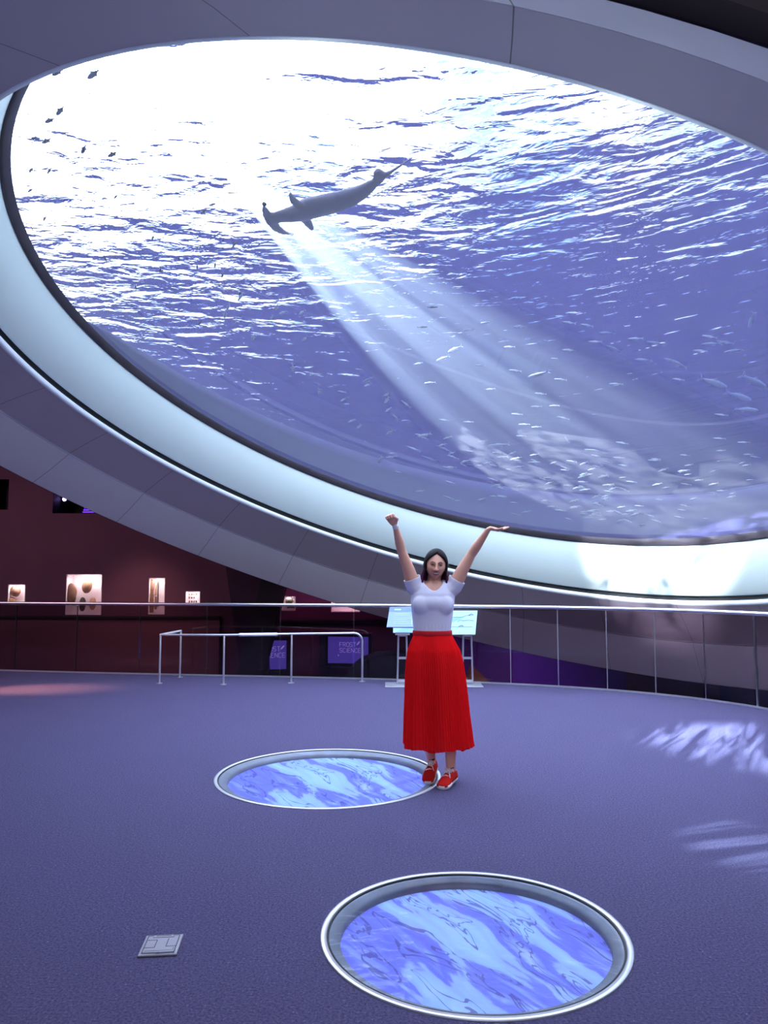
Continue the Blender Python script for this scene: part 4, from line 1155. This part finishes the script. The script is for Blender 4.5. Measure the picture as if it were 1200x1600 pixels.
MB().tube([hp(-.021, -.0805, -.0475), hp(-.011, -.0885, -.0515), hp(0, -.0905, -.0525), hp(.011, -.0885, -.0515), hp(.021, -.0805, -.0475)], [(.0022, .002), (.0048, .003), (.0054, .003), (.0048, .003), (.0022, .002)], 10, flat=(0, 0, 1)).build('teeth', M['teeth'], wm, True)

# ---- hair: parted, sleek, falling to the shoulders
nu, nv = 72, 34
hr_v = []
for i in range(nv + 1):
    s_ = i / nv
    row = []
    for j in range(nu + 1):
        u_ = j / nu
        gap = math.radians(0.5 + 60 * min(1, max(0, (s_ - .20) / .18)) ** .8) if s_ > .20 else 0.01
        ph = gap + (2 * PI - 2 * gap) * u_
        fl_ = 1 + .025 * math.sin(j * 1.9) + .015 * math.sin(j * 4.7 + 1)
        if s_ < .5:
            th_ = (s_ / .5) * PI * .56
            sx, sy, sz = math.sin(th_) * math.sin(ph), -math.sin(th_) * math.cos(ph), math.cos(th_)
            p = Vector((sx * .0925 * (1 + .02 * (fl_ - 1) * 40 * .05), sy * .101, sz * .130 - .004 * math.exp(-(ph % (2 * PI)) ** 2 * 6)))
        else:
            k = (s_ - .5) / .5; th_ = PI * .56
            sx, sy = math.sin(th_) * math.sin(ph), -math.sin(th_) * math.cos(ph)
            wide = 1 + .14 * math.sin(k * PI * .62); 
            L_ = -.132 if math.cos(ph) > -.3 else -.125
            z = math.cos(th_) * .130 + k * (L_ + .022) + .004 * math.sin(j * 1.3)*k
            p = Vector((sx * .0925 * wide * fl_ ** k, sy * .101 * (1 - .12 * k) * fl_ ** k, z))
        row.append(HC + HT @ p + Vector((0, .006, 0)))
    hr_v.append(row)
flat = [v for r in hr_v for v in r]; fc = []
for i in range(nv):
    for j in range(nu): a = i * (nu + 1) + j; fc.append((a, a + 1, a + nu + 2, a + nu + 1))
hr = mesh_obj('hair', flat, fc, M['hair'], wm, True)
bm = bmesh.new(); bm.from_mesh(hr.data); bmesh.ops.remove_doubles(bm, verts=bm.verts, dist=.0004); bmesh.ops.recalc_face_normals(bm, faces=bm.faces); bm.to_mesh(hr.data); bm.free()
sm = hr.modifiers.new('t', 'SOLIDIFY'); sm.thickness = .014; sm.offset = -1

# ---- T-shirt
mb = MB(); g_ = .009
sec2 = [(-.038, 0, 1.055, .132, .099), (-.038, 0, 1.11, .136, .100)] + [(a, b, z, rx + g_, ry + g_) for a, b, z, rx, ry in sec[4:8]] + [(-.024, .012, 1.458, .102, .068)]
mb.rings([ering(*q, 40) for q in sec2])
for sx in (-1, 1): mb.ell((-.034 + sx * .062, -.060, 1.290), (.088, .056, .080), None, 24, 16)
mb.ell((-.034, -.060, 1.300), (.125, .062, .078), None, 28, 16)
for a, b, c_ in ((Vector((-.10, .005, 1.375)), SL, EL), (Vector((.045, .005, 1.375)), SR, ER)):
    e_ = b.lerp(c_, .32); mb.tube([a, b.lerp(a, .15), b, e_], [.066, .066, .064, .061], 24)
mb.tube([(-.12, .008, 1.435), (-.024, .010, 1.452), (.075, .008, 1.432)], [.030, .034, .030], 16)
me = baked_remesh(mb, 0.0048, 22, .6)
bm = bmesh.new(); bm.from_mesh(me)
dels = set()
vc = W(677, 915).x; vz0 = W(677, 923).z
for v in bm.verts:
    p = v.co; cut = False
    if p.z < 1.060: cut = True
    for b, c_ in ((SL, EL), (SR, ER)):
        d_ = (c_ - b).normalized(); t_ = (p - b).dot(d_)
        if t_ > (c_ - b).length * .24 and (p - (b + d_ * t_)).length < .11: cut = True
    # scooped neckline
    dx_ = abs(p.x - vc) / .066
    if dx_ < 1 and p.z > vz0 + .055 * dx_ ** 1.6 and p.y < .03: cut = True
    if dx_ < 1 and p.z > 1.463 and p.y >= .03: cut = True
    if cut: dels.add(v)
bmesh.ops.delete(bm, geom=list(dels), context='VERTS')
# folds at the waist
for v in bm.verts:
    k = max(0.0, (1.17 - v.co.z) / .11); a = math.atan2(v.co.y, v.co.x + .036)
    if k > 0: v.co += Vector((math.cos(a), math.sin(a), 0)) * k * .0022 * math.sin(a * 26 + math.sin(v.co.z * 60))
# keep the main piece only
bm.verts.ensure_lookup_table(); seen = set(); best = []
for v in bm.verts:
    if v in seen: continue
    st_ = [v]; comp = []; seen.add(v)
    while st_:
        q = st_.pop(); comp.append(q)
        for e in q.link_edges:
            w_ = e.other_vert(q)
            if w_ not in seen: seen.add(w_); st_.append(w_)
    if len(comp) > len(best): best = comp
keep = set(best); bmesh.ops.delete(bm, geom=[v for v in bm.verts if v not in keep], context='VERTS')
# even out the cut edges
for _ in range(6):
    bnd = [v for v in bm.verts if v.is_boundary]; new = {}
    for v in bnd:
        ns = [e.other_vert(v) for e in v.link_edges if e.is_boundary]
        if len(ns) == 2: new[v] = (v.co + ns[0].co + ns[1].co) / 3
    for v, c_ in new.items(): v.co = c_
bm.to_mesh(me); bm.free()
ts = link_mesh('t_shirt', me, M['shirt'], wm)
sm = ts.modifiers.new('t', 'SOLIDIFY'); sm.thickness = .003; sm.offset = 1

# ---- skirt
prof_px = [(988, 645.5, 706), (994, 643.5, 708), (1004, 639, 713), (1016, 634.5, 719.5), (1034, 631.5, 724.5), (1054, 630, 727.5), (1085, 628.5, 731), (1115, 627, 734), (1142, 626, 737.5), (1156, 625.5, 739), (1168, 625, 741)]
nk = 76; seg = nk * 6
rings = []
rows = []
for i in range(len(prof_px) - 1):
    for q in range(5 if i < len(prof_px) - 2 else 6):
        t = q / 5; rows.append([prof_px[i][c] * (1 - t) + prof_px[i + 1][c] * t for c in range(3)])
r5 = random.Random(5)
fold_ph = [r5.uniform(0, 6.28) for _ in range(6)]
for (py, xl, xr) in rows:
    a, b = W(xl, py), W(xr, py); cx_ = (a.x + b.x) / 2; rx = (b.x - a.x) / 2; z0 = a.z
    k = min(1, max(0, (py - 988) / 186)); ry = rx * (.78 - .10 * k)
    rg = []
    for j in range(seg):
        an = 2 * PI * j / seg
        ple = abs(((j / 6) % 1) * 2 - 1) - .5
        kk = k ** .7; big = .11 * kk * math.sin(5 * an + 1.1 + .5 * k) + .075 * kk * math.sin(9 * an + .8 * math.sin(2 * an) + 2) + .035 * kk * math.sin(15 * an + 4 + k)
        f_ = 1 - .028 + big - .13 * kk + ple * (.026 + .018 * k) * min(1, max(0, (py - 992) / 14))
        z = z0 + (.012 * math.sin(5 * an + 1.1) + .008 * math.sin(9 * an + 2)) * k ** 6
        rg.append(Vector((cx_ + rx * f_ * math.cos(an), ry * f_ * math.sin(an) + .0, z)))
    rings.append(rg)
mb = MB(); mb.rings(rings, cap=False); sk = mb.build('skirt', M['skirt'], wm, False)
for p in sk.data.polygons: p.use_smooth = True
M['waist'] = pbr('red_waistband', S(190, 15, 28), 0.9)
mb = MB(); a, b = W(645.3, 987), W(706, 987); cx_ = (a.x + b.x) / 2; rx = (b.x - a.x) / 2
mb.rings([[Vector((cx_ + rx * q * math.cos(2 * PI * k / 48), rx * q * .78 * math.sin(2 * PI * k / 48), z)) for k in range(48)] for q, z in ((1.0, W(645, 993).z), (1.02, W(645, 991).z), (1.02, W(645, 985.6).z), (.99, W(645, 984.6).z))], cap=False)
mb.build('waistband', M['waist'], sk, True)

# ---- wrist band
d_ = (WL - EL).normalized(); c_ = EL.lerp(WL, .93)
M['band'] = pbr('white_wristband', S(225, 220, 228), 0.6)
MB().tube([c_ - d_ * .004, c_ + d_ * .010], [.0235, .0230], 18).build('wristband', M['band'], wm, True)


# ---- shoes
def shoe(toe, heel, z_toe, z_heel, name_l, roll=0.0):
    """canvas sneaker from heel to toe; points are ground positions local to the figure"""
    t = empty('shoe'); t.parent = wm
    d = Vector((toe.x - heel.x, toe.y - heel.y, 0)); L = .245; yaw = math.atan2(d.y, d.x) - PI / 2
    pitch = math.asin(max(-.8, min(.8, (z_toe - z_heel) / L)))
    R = Matrix.Rotation(yaw, 4, 'Z') @ Matrix.Rotation(pitch, 4, 'X') @ Matrix.Rotation(roll, 4, 'Y')
    t.matrix_local = Matrix.Translation((heel.x, heel.y, z_heel)) @ R
    ys = [0, .012, .035, .07, .11, .15, .185, .215, .236, .245]
    hw_ = [.014, .026, .032, .033, .035, .042, .046, .043, .030, .012]
    ctr = [0, 0, 0, .001, .003, .005, .005, .004, .002, 0]
    zb = [0.0] * 10
    mb = MB(); mb.rings([[Vector((ctr[i] + hw_[i] * 1.06 * x_, y, z_)) for x_, z_ in ((-1, .0), (-1.03, .012), (-1, .026), (1, .026), (1.03, .012), (1, .0))] for i, y in enumerate(ys)])
    mb.build('sole', M['rubber_white'], t, True)
    hh = [.060, .074, .076, .072, .078, .070, .056, .046, .036, .028]
    mb = MB(); rr_ = []
    for i, y in enumerate(ys):
        y2 = min(max(y, .004), .240); rr_.append([Vector((ctr[i] + hw_[i] * math.cos(a) * (1.0 if math.sin(a) < .3 else .98), y2, .018 + (hh[i] - .018) * max(0, math.sin(a)) ** .75)) for a in [PI * k / 14 for k in range(15)]])
    # low-cut opening: leave the upper open above the ankle
    vs = [v for r in rr_ for v in r]; fs = []
    for i in range(len(rr_) - 1):
        for k in range(14):
            if i < 3 and 4 <= k <= 9: continue
            fs.append((i * 15 + k, i * 15 + k + 1, (i + 1) * 15 + k + 1, (i + 1) * 15 + k))
    fs.append(tuple(range(15))); fs.append(tuple(range(9 * 15, 10 * 15)))
    up_ = mesh_obj('upper', vs, fs, M['red_shoe'], t, True); sm_ = up_.modifiers.new('t', 'SOLIDIFY'); sm_.thickness = .003
    MB().tube([(.002, .052, .098), (.003, .09, .083), (.004, .145, .067)], [(.022, .005), (.022, .006), (.018, .005)], 12, flat=(1, 0, 0)).build('tongue', M['shoe_dark'], t, True)
    mb = MB()
    for k in range(4):
        y = .085 + k * .021; z = .093 - k * .0072; s2 = 1 if k % 2 else -1
        mb.tube([(-.020 + .004, y, z - .008), (.004, y + .006 * s2, z + .001), (.028, y + .010 * s2, z - .008)], .0048, 6)
    mb.tube([(.004, .090, .088), (-.022, .086, .096), (-.034, .10, .088), (-.016, .104, .088), (.004, .092, .089)], .0042, 6)
    mb.tube([(.004, .090, .088), (.028, .080, .097), (.040, .094, .088), (.022, .102, .088), (.004, .092, .089)], .0042, 6)
    mb.tube([(.004, .092, .088), (-.012, .125, .080), (-.026, .15, .056)], .0042, 6); mb.tube([(.004, .092, .088), (.024, .125, .080), (.036, .14, .060)], .0042, 6)
    mb.build('laces', M['lace'], t, True)
    MB().box((ctr[6], .205, .046), (.0, .0, .0)) if False else None
    return t


gl_ = lambda x, y: ground(x, y) - Vector((WX, WY, 0))
shoe(gl_(669, 1227), gl_(669, 1227) + Vector((.060, .222, 0)), .004, .080, 'left')
shoe(gl_(690, 1235), gl_(690, 1235) + Vector((.115, .215, 0)), .002, .030, 'right')
